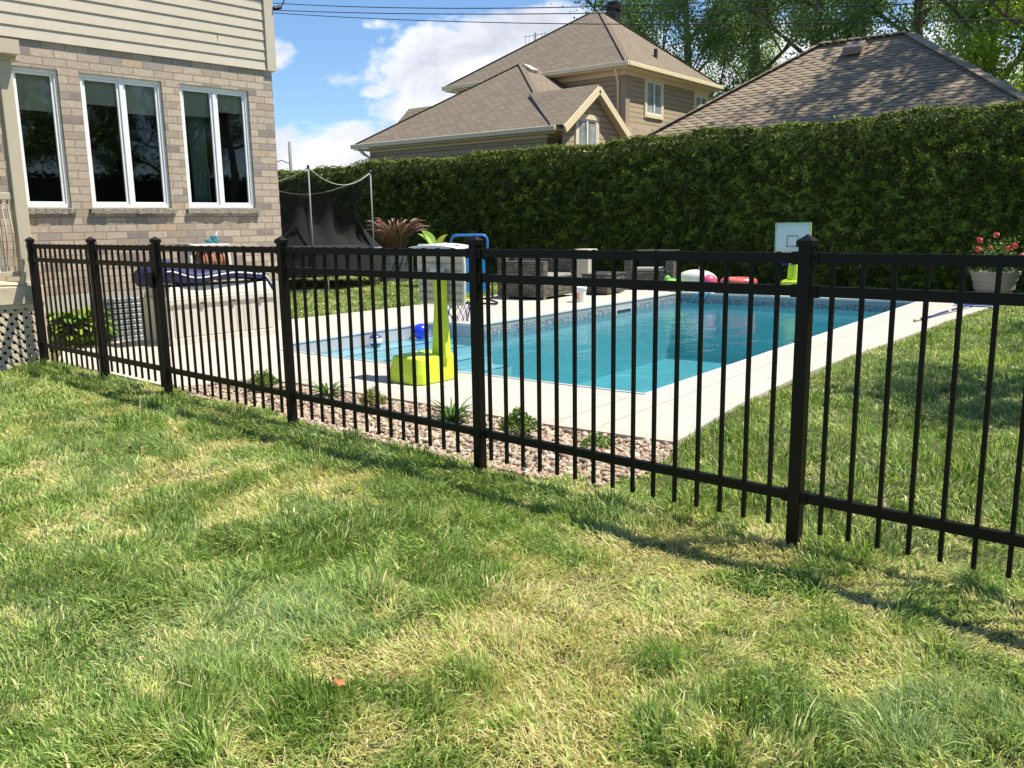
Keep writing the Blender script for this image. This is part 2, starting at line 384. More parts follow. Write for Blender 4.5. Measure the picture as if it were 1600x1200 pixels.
# soil and thatch under the lawn
mg = bpy.data.materials.new('lawn_soil'); mg.use_nodes = True; t = NT(mg.node_tree); p = t.n['Principled BSDF']
oc = t.new('ShaderNodeTexCoord').outputs['Object']
c1 = t.ramp(t.noise(1.2, 8, 0.65, oc), [(0.3, (0.035, 0.055, 0.015)), (0.55, (0.075, 0.085, 0.03)), (0.75, (0.15, 0.13, 0.06))])
c1 = t.mix(t.ramp(t.noise(90, 6, 0.7, oc), [(0.35, (0, 0, 0)), (0.7, (1, 1, 1))]), c1, (0.13, 0.13, 0.06))
t.l.new(c1, p.inputs['Base Color']); p.inputs['Roughness'].default_value = 1.0
t.l.new(t.new('ShaderNodeBump', ins={'Strength': 1.0, 'Distance': 0.02, 'Height': t.noise(60, 6, 0.7, oc)}).outputs[0], p.inputs['Normal'])
inner = [(-2.5, 5.0), (-2.5, 15.2), (-9.8, 15.2), (-9.8, 5.0)]
g0 = ring_mesh('ground', [(-300, -300), (300, -300), (300, 300), (-300, 300)], inner, 0.0, mg); g0['kind'] = 'structure'

# patio concrete
mp_ = bpy.data.materials.new('patio_concrete'); mp_.use_nodes = True; t = NT(mp_.node_tree); p = t.n['Principled BSDF']
oc = t.new('ShaderNodeTexCoord').outputs['Object']; s_ = t.new('ShaderNodeSeparateXYZ'); t.l.new(oc, s_.inputs[0])
c1 = t.ramp(t.noise(0.9, 7, 0.6, oc), [(0.3, (0.45, 0.415, 0.365)), (0.7, (0.53, 0.49, 0.435))])
c1 = t.mix(t.ramp(t.noise(160, 4, 0.7, oc), [(0.3, (0, 0, 0)), (0.8, (0.45, 0.45, 0.45))]), c1, (0.40, 0.36, 0.31))
c1 = t.mix(t.math('MULTIPLY', t.ramp(t.noise(3.2, 8, 0.7, oc, 0.4), [(0.54, (0, 0, 0)), (0.72, (1, 1, 1))]), 0.16), c1, (0.25, 0.22, 0.18))
jl = None
for ax, pos in ((1, 5.62), (1, 7.75), (1, 9.9), (1, 12.05), (1, 14.75), (0, -9.05), (0, -2.9)):
    q = t.math('LESS_THAN', t.math('ABSOLUTE', t.math('SUBTRACT', s_.outputs[ax], pos)), 0.0045); jl = q if jl is None else t.math('MAXIMUM', jl, q)
for pos in (-8.1, -6.3, -4.75, -3.22):
    q = t.math('MULTIPLY', t.math('LESS_THAN', t.math('ABSOLUTE', t.math('SUBTRACT', s_.outputs[0], pos)), 0.005), t.math('LESS_THAN', s_.outputs[1], 5.62)); jl = t.math('MAXIMUM', jl, q)
c1 = t.mix(t.math('MULTIPLY', jl, 0.95), c1, (0.2, 0.18, 0.15))
t.l.new(c1, p.inputs['Base Color']); p.inputs['Roughness'].default_value = 0.85
t.l.new(t.new('ShaderNodeBump', ins={'Strength': 0.35, 'Distance': 0.004, 'Height': t.noise(120, 5, 0.7, oc)}).outputs[0], p.inputs['Normal'])
patio = ring_mesh('patio', patio_out, pool, 0.03, mp_, 0.08); patio['kind'] = 'structure'
# front border strip of the slab along the gravel
mbs = MB()
edge = [(-6.42, 4.5), (-5.94, 4.66), (-4.54, 4.63), (-3.24, 4.575), (-2.30, 4.62)]
for a, b in zip(edge[:-1], edge[1:]): mbs.bar((a[0], a[1] + 0.05, 0.012), (b[0], b[1] + 0.05, 0.012), 0.15, 0.05)
o = mbs.build('patio_edging', material('edging_concrete', (0.44, 0.395, 0.335), 0.9, 0.1)); o['kind'] = 'structure'

# swimming pool: liner, coping lip, steps, skimmer, water
def liner_mat():
    m = bpy.data.materials.new('pool_liner'); m.use_nodes = True; t = NT(m.node_tree); p = t.n['Principled BSDF']
    oc = t.new('ShaderNodeTexCoord').outputs['Object']; s = t.new('ShaderNodeSeparateXYZ'); t.l.new(oc, s.inputs[0]); z = s.outputs[2]
    vo = t.new('ShaderNodeTexVoronoi'); vo.inputs['Scale'].default_value = 55; t.l.new(oc, vo.inputs['Vector'])
    tile = t.ramp(vo.outputs['Color'], [(0.2, (0.06, 0.10, 0.15)), (0.45, (0.12, 0.17, 0.23)), (0.7, (0.24, 0.28, 0.31)), (0.9, (0.46, 0.47, 0.44))])
    body = t.ramp(t.noise(45, 5, 0.7, oc), [(0.3, (0.20, 0.46, 0.52)), (0.7, (0.28, 0.57, 0.61))])
    v2 = t.new('ShaderNodeTexVoronoi'); v2.feature = 'DISTANCE_TO_EDGE'; v2.inputs['Scale'].default_value = 3.2; t.l.new(oc, v2.inputs['Vector'])
    c = t.mix(t.math('LESS_THAN', z, -0.24), tile, body)
    c = t.mix(t.math('LESS_THAN', z, -0.055), (0.26, 0.28, 0.30), c)
    t.l.new(c, p.inputs['Base Color']); p.inputs['Roughness'].default_value = 0.5; return m
M_LINER = liner_mat()
M_STEP = material('pale_step_acrylic', (0.66, 0.74, 0.76), 0.4, 0.05, 3)
M_BAY = material('grey_bay_wall', (0.40, 0.41, 0.45), 0.5, 0.05, 3)
pt = thing('swimming_pool', 'rectangular blue swimming pool with corner step bay set in pale concrete patio', 'swimming pool', (0, 0, 0))
mb = MB(); D = -1.15
main = [(PX1, PY0), (PX1, PY1), (PX0, PY1), (PX0, PY0)]
def wallq(mb, a, b, z0, z1): mb.add([(a[0], a[1], z0), (b[0], b[1], z0), (b[0], b[1], z1), (a[0], a[1], z1)], [(0, 1, 2, 3)])
wallq(mb, (PX1, PY0), (PX1, PY1), D, 0.026); wallq(mb, (PX1, PY1), (PX0, PY1), D, 0.026); wallq(mb, (PX0, PY1), (PX0, BY1), D, 0.026)
wallq(mb, (-6.7, PY0), (PX1, PY0), D, 0.026); wallq(mb, (PX0, PY0 + 0.02), (-6.7, PY0), D, 0.026); wallq(mb, (PX0, BY1), (PX0, PY0 + 0.02), D, -0.86)
mb.add([(PX0, PY0, D), (PX1, PY0, D), (PX1, PY1, D), (PX0, PY1, D)], [(0, 1, 2, 3)])
mb.build('liner', M_LINER, pt)
mb = MB(); bay = [(PX0, BY1)] + arc(BX + 0.28, BY1 - 0.28, 0.28, 90, 180) + [(BX, BY0), (BX + 0.42, PY0 + 0.04), (PX0, PY0 + 0.03)]
for a, b in zip(bay[:-1], bay[1:]): wallq(mb, a, b, -0.9, 0.026)
mb.build('bay_wall', M_BAY, pt)
mb = MB(); xs = [BX, -7.62, -7.30, -6.98, -6.66]; zs = [-0.17, -0.24, -0.34, -0.46]
for i in range(4): mb.box(xs[i], xs[i + 1] - 0.002, PY0 + 0.03 + 0.004 * i, BY1 - 0.02 - 0.004 * i, D + 0.003, zs[i])
mb.build('steps', M_STEP, pt, bevel=0.012)
for i in range(4):
    MB().box(xs[i + 1] - 0.05, xs[i + 1] - 0.004, PY0 + 0.06, BY1 - 0.04, zs[i] + 0.001, zs[i] + 0.005).build('step_edge_strip', material('blue_grey_edge', (0.10, 0.20, 0.27), 0.6), pt)  # dark strips on the treads stand in for the darker riser bands
mb = MB(); pl = pool + [pool[0]]; cx, cy = -5.4, 10
for a, b in zip(pl[:-1], pl[1:]):
    mb.bar((a[0], a[1], 0.024), (b[0], b[1], 0.024), 0.022, 0.034)
mb.build('coping', material('white_coping', (0.62, 0.62, 0.60), 0.4, 0.04), pt, bevel=0.004)
mb = MB(); sk = PX0 + 0.004
for (ya, yb, za, zb_) in ((12.30, 12.84, -0.055, -0.035), (12.30, 12.84, -0.19, -0.165), (12.30, 12.34, -0.165, -0.055), (12.80, 12.84, -0.165, -0.055), (12.34, 12.80, -0.105, -0.055)): mb.box(sk, sk + 0.018, ya, yb, za, zb_)
fr_ = mb.build('skimmer', material('skimmer_plastic', (0.42, 0.46, 0.48), 0.4), pt)
MB().box(sk, sk + 0.006, 12.34, 12.80, -0.165, -0.105).build('slot', material('dark_slot', (0.02, 0.03, 0.035), 0.6), fr_)
mw = bpy.data.materials.new('pool_water'); mw.use_nodes = True; t = NT(mw.node_tree); t.n.remove(t.n['Principled BSDF'])
oc = t.new('ShaderNodeTexCoord').outputs['Object']
mpw = t.new('ShaderNodeMapping'); mpw.inputs['Scale'].default_value = (1.0, 0.55, 1); t.l.new(oc, mpw.inputs[0])
hgt = t.math('ADD', t.noise(2.6, 5, 0.5, mpw.outputs[0], 0.6), t.math('MULTIPLY', t.noise(9, 3, 0.5, mpw.outputs[0], 0.4), 0.22))
bmp = t.new('ShaderNodeBump', ins={'Strength': 0.42, 'Distance': 0.05, 'Height': hgt})
trn = t.new('ShaderNodeBsdfTransparent', ins={0: (0.64, 0.86, 0.90, 1)})
gls = t.new('ShaderNodeBsdfGlossy', ins={0: (1, 1, 1, 1), 'Roughness': 0.02}); t.l.new(bmp.outputs[0], gls.inputs['Normal'])
frn = t.new('ShaderNodeFresnel', ins={0: 1.33}); t.l.new(bmp.outputs[0], frn.inputs['Normal'])
mx = t.new('ShaderNodeMixShader'); t.l.new(frn.outputs[0], mx.inputs[0]); t.l.new(trn.outputs[0], mx.inputs[1]); t.l.new(gls.outputs[0], mx.inputs[2])
df = t.new('ShaderNodeBsdfDiffuse', ins={0: (0.025, 0.215, 0.30, 1)}); m2 = t.new('ShaderNodeMixShader', ins={0: 0.20}); t.l.new(mx.outputs[0], m2.inputs[1]); t.l.new(df.outputs[0], m2.inputs[2])
t.l.new(m2.outputs[0], t.n['Material Output'].inputs[0])
WZ = -0.14
wo_ = ring_mesh('water', [(x, y) for x, y in pool], None, WZ, mw); wo_['kind'] = 'structure'

# gravel bed: individual river stones
def in_poly(x, y, poly):
    inside = np.zeros(len(x), bool); n = len(poly)
    for i in range(n):
        x1, y1 = poly[i]; x2, y2 = poly[(i + 1) % n]
        c = ((y1 > y) != (y2 > y)) & (x < (x2 - x1) * (y - y1) / (y2 - y1 + 1e-12) + x1); inside ^= c
    return inside
gravel_poly = [(-6.60, 3.90), (-6.0, 3.86), (-5.0, 3.80), (-4.08, 3.66), (-3.3, 3.62), (-2.6, 3.60), (-2.25, 3.66), (-2.17, 3.9), (-2.2, 4.3), (-2.28, 4.58), (-3.24, 4.56), (-4.54, 4.615), (-5.94, 4.645), (-6.40, 4.49), (-6.60, 4.0)]
ico_v = []; ph = (1 + 5 ** 0.5) / 2
import bmesh
bm = bmesh.new(); bmesh.ops.create_icosphere(bm, subdivisions=2, radius=1); IV = np.array([v.co[:] for v in bm.verts]); IF = np.array([[v.index for v in f.verts] for f in bm.faces]); bm.free()
gxy = []
cell = {}
def try_pt(x, y, r):
    k = (int(x / 0.045), int(y / 0.045))
    for i in (-1, 0, 1):
        for j in (-1, 0, 1):
            for (a, b, rr) in cell.get((k[0] + i, k[1] + j), ()):
                if (a - x) ** 2 + (b - y) ** 2 < (0.72 * (r + rr)) ** 2: return False
    cell.setdefault(k, []).append((x, y, r)); return True
N = 90000; gx = rng.uniform(-6.65, -2.1, N); gy = rng.uniform(3.55, 4.68, N); ok = in_poly(gx, gy, gravel_poly)
for x, y, q in zip(gx[ok], gy[ok], rng.random(ok.sum())):
    r = 0.0105 + 0.015 * q ** 1.6
    if try_pt(x, y, r): gxy.append((x, y, r, 0.0))
for i in range(1300):
    x = rng.uniform(-6.5, -2.2); y = rng.uniform(3.7, 4.55)
    if in_poly(np.array([x]), np.array([y]), gravel_poly)[0]: gxy.append((x, y, rng.uniform(0.012, 0.024), 0.014))
VV = []; FF = []; CC = []
pal = np.array([(0.46, 0.35, 0.27), (0.52, 0.42, 0.33), (0.42, 0.36, 0.31), (0.58, 0.49, 0.41), (0.36, 0.28, 0.22), (0.50, 0.37, 0.29), (0.62, 0.56, 0.50)])
for i, (x, y, r, zz) in enumerate(gxy):
    s = np.array([rng.uniform(0.9, 1.35), rng.uniform(0.75, 1.1), rng.uniform(0.5, 0.8)]) * r; a = rng.uniform(0, 6.28)
    ph_ = rng.uniform(0, 6, 3); bumpy = 1 + 0.14 * np.sin(IV[:, :1] * 3.1 + ph_[0]) + 0.12 * np.sin(IV[:, 1:2] * 3.7 + ph_[1]) + 0.08 * np.sin(IV[:, 2:] * 5 + ph_[2])
    v = IV * bumpy * s; ca, sa = math.cos(a), math.sin(a); tl = rng.normal(0, 0.25)
    v = np.c_[v[:, 0] * ca - v[:, 1] * sa, v[:, 0] * sa + v[:, 1] * ca, v[:, 2] + v[:, 0] * tl]
    VV.append(v + (x, y, 0.012 + zz)); FF.append(IF + i * len(IV)); CC.append(np.tile(pal[rng.integers(len(pal))] * np.array((1.0, 0.96, 0.87)) * rng.uniform(0.58, 1.04), (len(IV), 1)))
gr = np_mesh('gravel', np.concatenate(VV), [np.concatenate(FF)], attr_mat('river_stone', 0.8, 0.3, 120, 0.18, 50), np.concatenate(CC), smooth=True)
tag(gr, 'tan and pinkish river pebbles filling the bed between fence and patio', 'gravel', kind='stuff')
gb = MB(); gb.add([(x, y, 0.004) for x, y in gravel_poly], [tuple(range(len(gravel_poly)))]); o = gb.build('gravel_bed', material('bed_soil', (0.14, 0.11, 0.08), 1.0, 0.2)); o['kind'] = 'structure'

# ------------------------------------------------------------ lawns
STRAW = [(-4.23, 1.95, .30), (-4.47, 2.46, .28), (-4.6, 3.04, .22), (-2.19, 2.04, .22), (-1.52, 3.21, .26), (-1.81, 2.59, .34), (-1.48, 2.42, .30), (-1.51, 2.16, .30),
         (-1.5, 1.87, .3), (-1.18, 1.81, .25), (-1.54, 1.48, .22), (-5.3, 3.42, .14), (-1.33, 3.42, .12), (-1.59, 2.9, .25), (-4.0, 1.8, .25), (-0.34, 2.9, .12), (-6.3, 2.9, .35), (-1.9, 1.75, .2)]
DARK = [(-3.46, 1.59, .45), (-2.4, 1.53, .35), (-2.81, 2.22, .35), (-2.86, 3.5, .25), (-2.1, 2.39, .2), (-1.07, 2.32, .22), (-2.43, 1.11, .35), (-4.73, 3.8, .35), (-0.8, 2.12, .2), (-3.7, 3.3, .3), (-2.9, 1.2, .3)]
def lawn_points(n, x0, x1, y0, y1): return rng.uniform(x0, x1, n), rng.uniform(y0, y1, n)
def make_grass(name, x, y, length, label, segs3, wscale=1.0, dry_bias=0.0, lean_amt=1.0, soft=1.0, dens=True):
    d = np.hypot(x, y)
    clump = fbm(x, y, 0.42, 5); fine_ = fbm(x, y, 0.11, 9, 3)
    dry = (fbm(x, y, 0.9, 31, 4) - 0.5) * 0.75 + (fbm(x, y, 0.20, 131, 4) - 0.5) * 1.05 + dry_bias
    for (a, b, r) in STRAW: dry = dry + 0.20 * np.exp(-((x - a) ** 2 + (y - b) ** 2) / (r * r)) * soft
    for (a, b, r) in DARK: dry = dry - 0.17 * np.exp(-((x - a) ** 2 + (y - b) ** 2) / (r * r)) * soft
    n = len(x)
    dryk = np.clip((dry - 0.018) * 3.3, 0, 1)
    tuft = np.clip((fbm(x, y, 0.16, 909, 2) - 0.42) * 3.2, 0, 1.3)
    L = length * (0.42 + 0.55 * clump + 0.62 * tuft) * rng.uniform(0.6, 1.3, n) * (1 - 0.45 * dryk)
    ang = 2 * math.pi * fbm(x + 7, y + 3, 0.30, 77, 3) * 1.8 - 1.2 + rng.normal(0, 0.95, n)
    lean = np.clip(rng.normal(0.66, 0.42, n) + (fbm(x, y, 0.3, 55, 2) - 0.5) * 0.9, 0.05, 1.25) * lean_amt + 0.25 * dryk
    ldx = np.cos(ang); ldy = np.sin(ang)
    W = (0.0011 + 0.0030 * rng.random(n) ** 2.2) * wscale * (0.75 + np.clip(d, 1.2, 30) * 0.16)
    fa = rng.uniform(0, math.pi, n); wx = np.cos(fa) * W; wy = np.sin(fa) * W
    z0 = -0.004 + np.zeros(n)
    def pos(s):    # along the blade: rises, then bends over
        a = lean * s ** 1.4
        return L * (np.sin(lean * 0.35) * s + 0.75 * np.sin(a) * s), L * s * np.cos(np.clip(a, 0, 1.35)) * 0.95
    rows = [0.0, 0.36, 0.70] if segs3 else [0.0, 0.5]
    wf = [1.0, 0.92, 0.62] if segs3 else [1.0, 0.75]
    V = []
    for s, k in zip(rows, wf):
        h, z = pos(s); cx_ = x + ldx * h; cy_ = y + ldy * h
        V += [np.c_[cx_ - wx * k, cy_ - wy * k, z0 + z], np.c_[cx_ + wx * k, cy_ + wy * k, z0 + z]]
    h, z = pos(1.0); V.append(np.c_[x + ldx * h, y + ldy * h, z0 + z])
    k = len(V); V = np.stack(V, 1).reshape(-1, 3); b = np.arange(n) * k
    quads = [np.c_[b + 2 * i, b + 2 * i + 1, b + 2 * i + 3, b + 2 * i + 2] for i in range(len(rows) - 1)]
    tri = np.c_[b + k - 3, b + k - 2, b + k - 1]
    # colours of the blades themselves
    g1 = np.array((0.072, 0.160, 0.026)); g2 = np.array((0.25, 0.375, 0.085)); g3 = np.array((0.29, 0.39, 0.18)); st_ = np.array((0.74, 0.60, 0.34)); st2 = np.array((0.60, 0.56, 0.25)); yg = np.array((0.46, 0.56, 0.17))
    u = np.clip(fbm(x, y, 0.6, 101, 3) * 1.7 - 0.35 + rng.normal(0, 0.22, n), 0, 1)[:, None]
    col = g1 * (1 - u) + g2 * u
    m3 = np.clip((fbm(x, y, 0.8, 301, 3) - 0.47) * 4.0 + rng.normal(0, .25, n), 0, 1)[:, None]; col = col * (1 - m3 * 0.75) + g3 * m3 * 0.75
    q = rng.random(n)
    isd = q < (0.07 + 0.62 * dryk); isy = (q > 0.70 - 0.30 * dryk) & ~isd
    q2 = rng.random(n)[:, None]
    col = np.where(isd[:, None], st_ * q2 + st2 * (1 - q2), col); col = np.where(isy[:, None], yg * (0.8 + 0.4 * q2), col)
    col = col * rng.uniform(0.78, 1.22, n)[:, None]
    o = np_mesh(name, V, quads + [tri], M_GRASS, np.repeat(col, k, 0))
    tag(o, label, 'grass', kind='stuff'); return o
def fence_side(x, y): return (x - F0[0]) * FN[0] + (y - F0[1]) * FN[1]
def in_view(x, y, m=0.9):
    fx, fy = -0.609, 0.793; rx, ry = 0.793, 0.609
    f = x * fx + y * fy; r = x * rx + y * ry
    return (f > 0.55) & (np.abs(r) < f * 0.62 + m)
def thin(x, y, d0, p): 
    d = np.hypot(x, y); return rng.random(len(x)) < np.clip((d0 / d) ** p, 0, 1)
deck_rect = lambda x, y: (x < -8.95) & (y < 4.05)
# near lawn, in front of the fence
x, y = lawn_points(1200000, -10.2, 4.2, 0.2, 4.1)
k = in_view(x, y, 2.0) & thin(x, y, 2.6, 1.15) & ~deck_rect(x, y) & (fence_side(x, y) < 0.20)
x, y = x[k], y[k]; k = ~in_poly(x, y + 0.03 * np.sin(x * 9), gravel_poly) & ~in_poly(x, y, patio_out); x, y = x[k], y[k]
GN = make_grass('grass', x, y, 0.074, 'long patchy green and straw lawn in front of the black fence', True, 1.0)
# lawn beside the pool, on the right
x, y = lawn_points(600000, -2.55, 5.5, 3.5, 17.4)
k = in_view(x, y, 2.2) & thin(x, y, 4.3, 1.0) & ((fence_side(x, y) >= 0.20)) & ~in_poly(x, y, patio_out) & ~in_poly(x, y, gravel_poly)
x, y = x[k], y[k]
make_grass('grass', x, y, 0.06, 'greener lawn strip to the right of the pool patio', False, 1.15, -0.12, soft=0)
# lawn and verge behind the patio and under the hedge
x, y = lawn_points(420000, -19.5, -1.9, 4.0, 17.6)
k = in_view(x, y, 0.8) & thin(x, y, 7.0, 0.8) & ~in_poly(x, y, patio_out) & (fence_side(x, y) > 0.3) & ((x < -9.7) | (y > 15.3)) & ~((x < -9.9) & (y < 7.2) & (x < -10.4))
x, y = x[k], y[k]
make_grass('grass', x, y, 0.062, 'lawn strip between the pool patio and the cedar hedge', False, 1.3, -0.03, soft=0)

# a brown leaf and a yellow one on the grass
def fallen_leaf(x, y, z, r, col, label, rz):
    pts = []
    for i in range(14):
        a = 2 * math.pi * i / 14; rr = r * (1.0 if i % 2 == 0 else 0.62) * random.uniform(0.85, 1.1)
        pts.append((rr * math.cos(a), rr * 0.75 * math.sin(a), 0.008 * math.sin(a * 2) + random.uniform(0, 0.004)))
    mb = MB(); n = len(pts); mb.add([(0, 0, 0.004)] + pts, [(0, 1 + i, 1 + (i + 1) % n) for i in range(n)])
    o = mb.build('fallen_leaf', material('leaf_' + label.split()[1], col, 0.7, 0.2, 60)); o.location = (x, y, z); o.rotation_euler = (-0.35, 0.4, rz)
    s = o.modifiers.new('thick', 'SOLIDIFY'); s.thickness = 0.001
    tag(o, label, 'leaf')
fallen_leaf(-1.80, 1.50, 0.062, 0.028, (0.36, 0.13, 0.05), 'curled orange brown leaf lying in the front lawn', 0.4)
fallen_leaf(-1.36, 3.38, 0.05, 0.022, (0.50, 0.55, 0.06), 'small yellow leaf in the grass by the nearest fence post', 1.2)
fallen_leaf(-1.22, 3.30, 0.05, 0.020, (0.42, 0.26, 0.18), 'small pinkish dry leaf in the grass by the nearest fence post', 2.2)

# ------------------------------------------------------------ black metal fence
ZT, Z2, Z3 = 1.194, 1.065, 0.220
def fence_post(t, name, label, w_=0.052):
    x, y = fence_pt(t); o = thing(name, label, 'fence post', (x, y, 0), FA, 'posts of the black metal fence')
    h = w_ / 2
    MB().box(-h, h, -h, h, -0.02, 1.245).build('shaft', M_BLACK, o, bevel=0.002)
    mb = MB(); e = h + 0.007; mb.box(-e, e, -e, e, 1.238, 1.262)
    mb.add([(-e, -e, 1.262), (e, -e, 1.262), (e, e, 1.262), (-e, e, 1.262), (0, 0, 1.288)], [(0, 1, 4), (1, 2, 4), (2, 3, 4), (3, 0, 4)])
    mb.build('cap', M_BLACK, o, bevel=0.0015)
    for z in (ZT, Z2, Z3):
        for sgn in (-1, 1):
            mb = MB(); mb.box(sgn * (h + 0.014) - 0.013, sgn * (h + 0.014) + 0.013, -0.0205, 0.0205, z - 0.025, z + 0.025)
            mb.ball((sgn * (h + 0.014), -0.022, z), 0.0055, 8, 6); mb.build('bracket', M_BLACK, o)
    return o
fence_post(-6.02, 'fence_post', 'farthest black fence post, touching the lattice of the porch')
fence_post(-4.64, 'fence_post', 'black gate post on the porch side of the narrow gate')
fence_post(-3.465, 'fence_post', 'black gate post on the pool side of the gate, near the storage box')
fence_post(-1.74, 'fence_post', 'black fence post just right of the beige storage box and brick corner')
fence_post(0.03, 'fence_post', 'black fence post in front of the blue tubular chair, mid picture')
fence_post(1.83, 'fence_post', 'nearest tall black fence post, in front of the far basketball hoop')
fence_post(3.675, 'fence_post', 'black fence post just beyond the right edge of the lawn view')
def fence_panel(t0, t1, ts, label, gate=False):
    x, y = fence_pt(t0); L = t1 - t0
    o = thing('picket_gate' if gate else 'picket_fence', label, 'gate' if gate else 'fence', (x, y, 0), FA, None if gate else 'sections of the black metal fence')
    a, b = (0.0, L)
    if gate:
        for q in (0.02, L - 0.02): MB().box(q - 0.02, q + 0.02, -0.02, 0.02, 0.07, 1.225).build('stile', M_BLACK, o, bevel=0.002)
        a, b = 0.04, L - 0.04
    for z in (ZT, Z2, Z3):
        mb = MB(); mb.box(a, b, -0.0145, -0.0125, z - 0.0205, z + 0.0205); mb.box(a, b, 0.0125, 0.0145, z - 0.0205, z + 0.0205); mb.box(a, b, -0.0125, 0.0125, z + 0.0175, z + 0.0205)
        mb.build('rail', M_BLACK, o)
    for tt in ts:
        q = tt - t0; zb = 0.077 + random.uniform(-0.001, 0.001)
        if gate: zb = 0.10
        MB().box(q - 0.008, q + 0.008, -0.008, 0.008, zb, 1.2185).build('picket', M_BLACK, o)
    if gate:
        mb = MB(); mb.box(L - 0.05, L + 0.02, -0.04, -0.021, 0.88, 1.0); mb.box(L - 0.02, L + 0.03, -0.05, -0.03, 0.93, 0.96); mb.build('latch', M_BLACK, o, bevel=0.003)
        for z in (0.35, 0.95): MB().tube([(-0.008, -0.02, z - 0.04), (-0.008, -0.02, z + 0.04)], 0.01, 8).build('hinge', M_BLACK, o)
    return o
S = 0.1143
fence_panel(-5.99, -4.67, [-5.90 + S * i for i in range(11)], 'short black fence panel at the far left, beside the porch and hosta')
fence_panel(-4.605, -3.51, [-4.475 + S * i for i in range(8)], 'narrow black picket gate with latch, in front of the window well', True)
fence_panel(-3.436, -1.77, [-1.858 - S * i for i in range(14)], 'black fence panel in front of the beige storage box')
fence_panel(-1.712, 0.003, [-0.141 - S * i for i in range(14)], 'black fence panel in front of the lime basketball hoop base')
fence_panel(0.058, 1.803, [S * i for i in range(1, 16)], 'black fence panel in front of the pool and the far floats')
fence_panel(1.858, 3.65, [1.938 + S * i for i in range(15)], 'nearest black fence panel at the right edge over bare grass')

fence_panel(3.705, 5.48, [3.79 + S * i for i in range(15)], 'black fence section continuing out of the frame on the right')

# ------------------------------------------------------------ leaf scatter helpers
def rand_dirs(n, r=rng):
    v = r.normal(size=(n, 3)); return v / np.linalg.norm(v, axis=1)[:, None]
def leaf_cards(P, Nn, size, cols, aspect=0.6, r=rng, fold=0.0):
    """one rhombus per leaf; P centres, Nn facing normals"""
    n = len(P); a = rand_dirs(n, r); U = np.cross(Nn, a); U /= np.linalg.norm(U, axis=1)[:, None] + 1e-9; V = np.cross(Nn, U)
    s = np.asarray(size)[:, None] if np.ndim(size) else size
    v = np.stack([P - U * s * 0.5, P - V * s * aspect * 0.5 + Nn * s * fold, P + U * s * 0.5, P + V * s * aspect * 0.5 + Nn * s * fold], 1).reshape(-1, 3)
    b = np.arange(n) * 4; return v, np.c_[b, b + 1, b + 2, b + 3], np.repeat(cols, 4, 0)
def pick(palette, n, jit=0.2, r=rng):
    pal_ = np.array(palette); return pal_[r.integers(0, len(pal_), n)] * r.uniform(1 - jit, 1 + jit, n)[:, None]

# ------------------------------------------------------------ cedar hedge
hx0, hx1, hy = -27.0, 3.2, 17.05
hedge = thing('cedar_hedge', 'tall clipped dark green cedar hedge behind the pool', 'hedge', (-8, 17.6, 0))
def htop(x): return 3.10 + (x + 10) * 0.012 + 0.03 * np.sin(x * 1.3) + 0.02 * np.sin(x * 3.1 + 1)
nx, nz = 150, 22; V = []; Fq = []
prof = [(0.32, 0.0), (0.30, 0.8), (0.30, 2.0), (0.32, 2.75), (0.42, 2.9), (0.62, 2.94), (1.0, 2.98), (1.1, 2.6), (1.1, 0.0)]
for i in range(nx + 1):
    xx = hx0 + (hx1 - hx0) * i / nx; sc = (htop(xx) - 0.06) / 3.0
    for (dy, z) in prof: V.append((xx + 8, dy + hy - 17.6 + 0.05 * math.sin(xx * 2.1 + z), z * sc))
m_ = len(prof)
for i in range(nx):
    for j in range(m_ - 1): Fq.append((i * m_ + j, i * m_ + j + 1, (i + 1) * m_ + j + 1, (i + 1) * m_ + j))
MB().add(V, Fq + [tuple(range(m_)), tuple(nx * m_ + j for j in range(m_ - 1, -1, -1))]).build('core', material('hedge_inside', (0.012, 0.018, 0.007), 1.0, 0.3, 8), hedge)
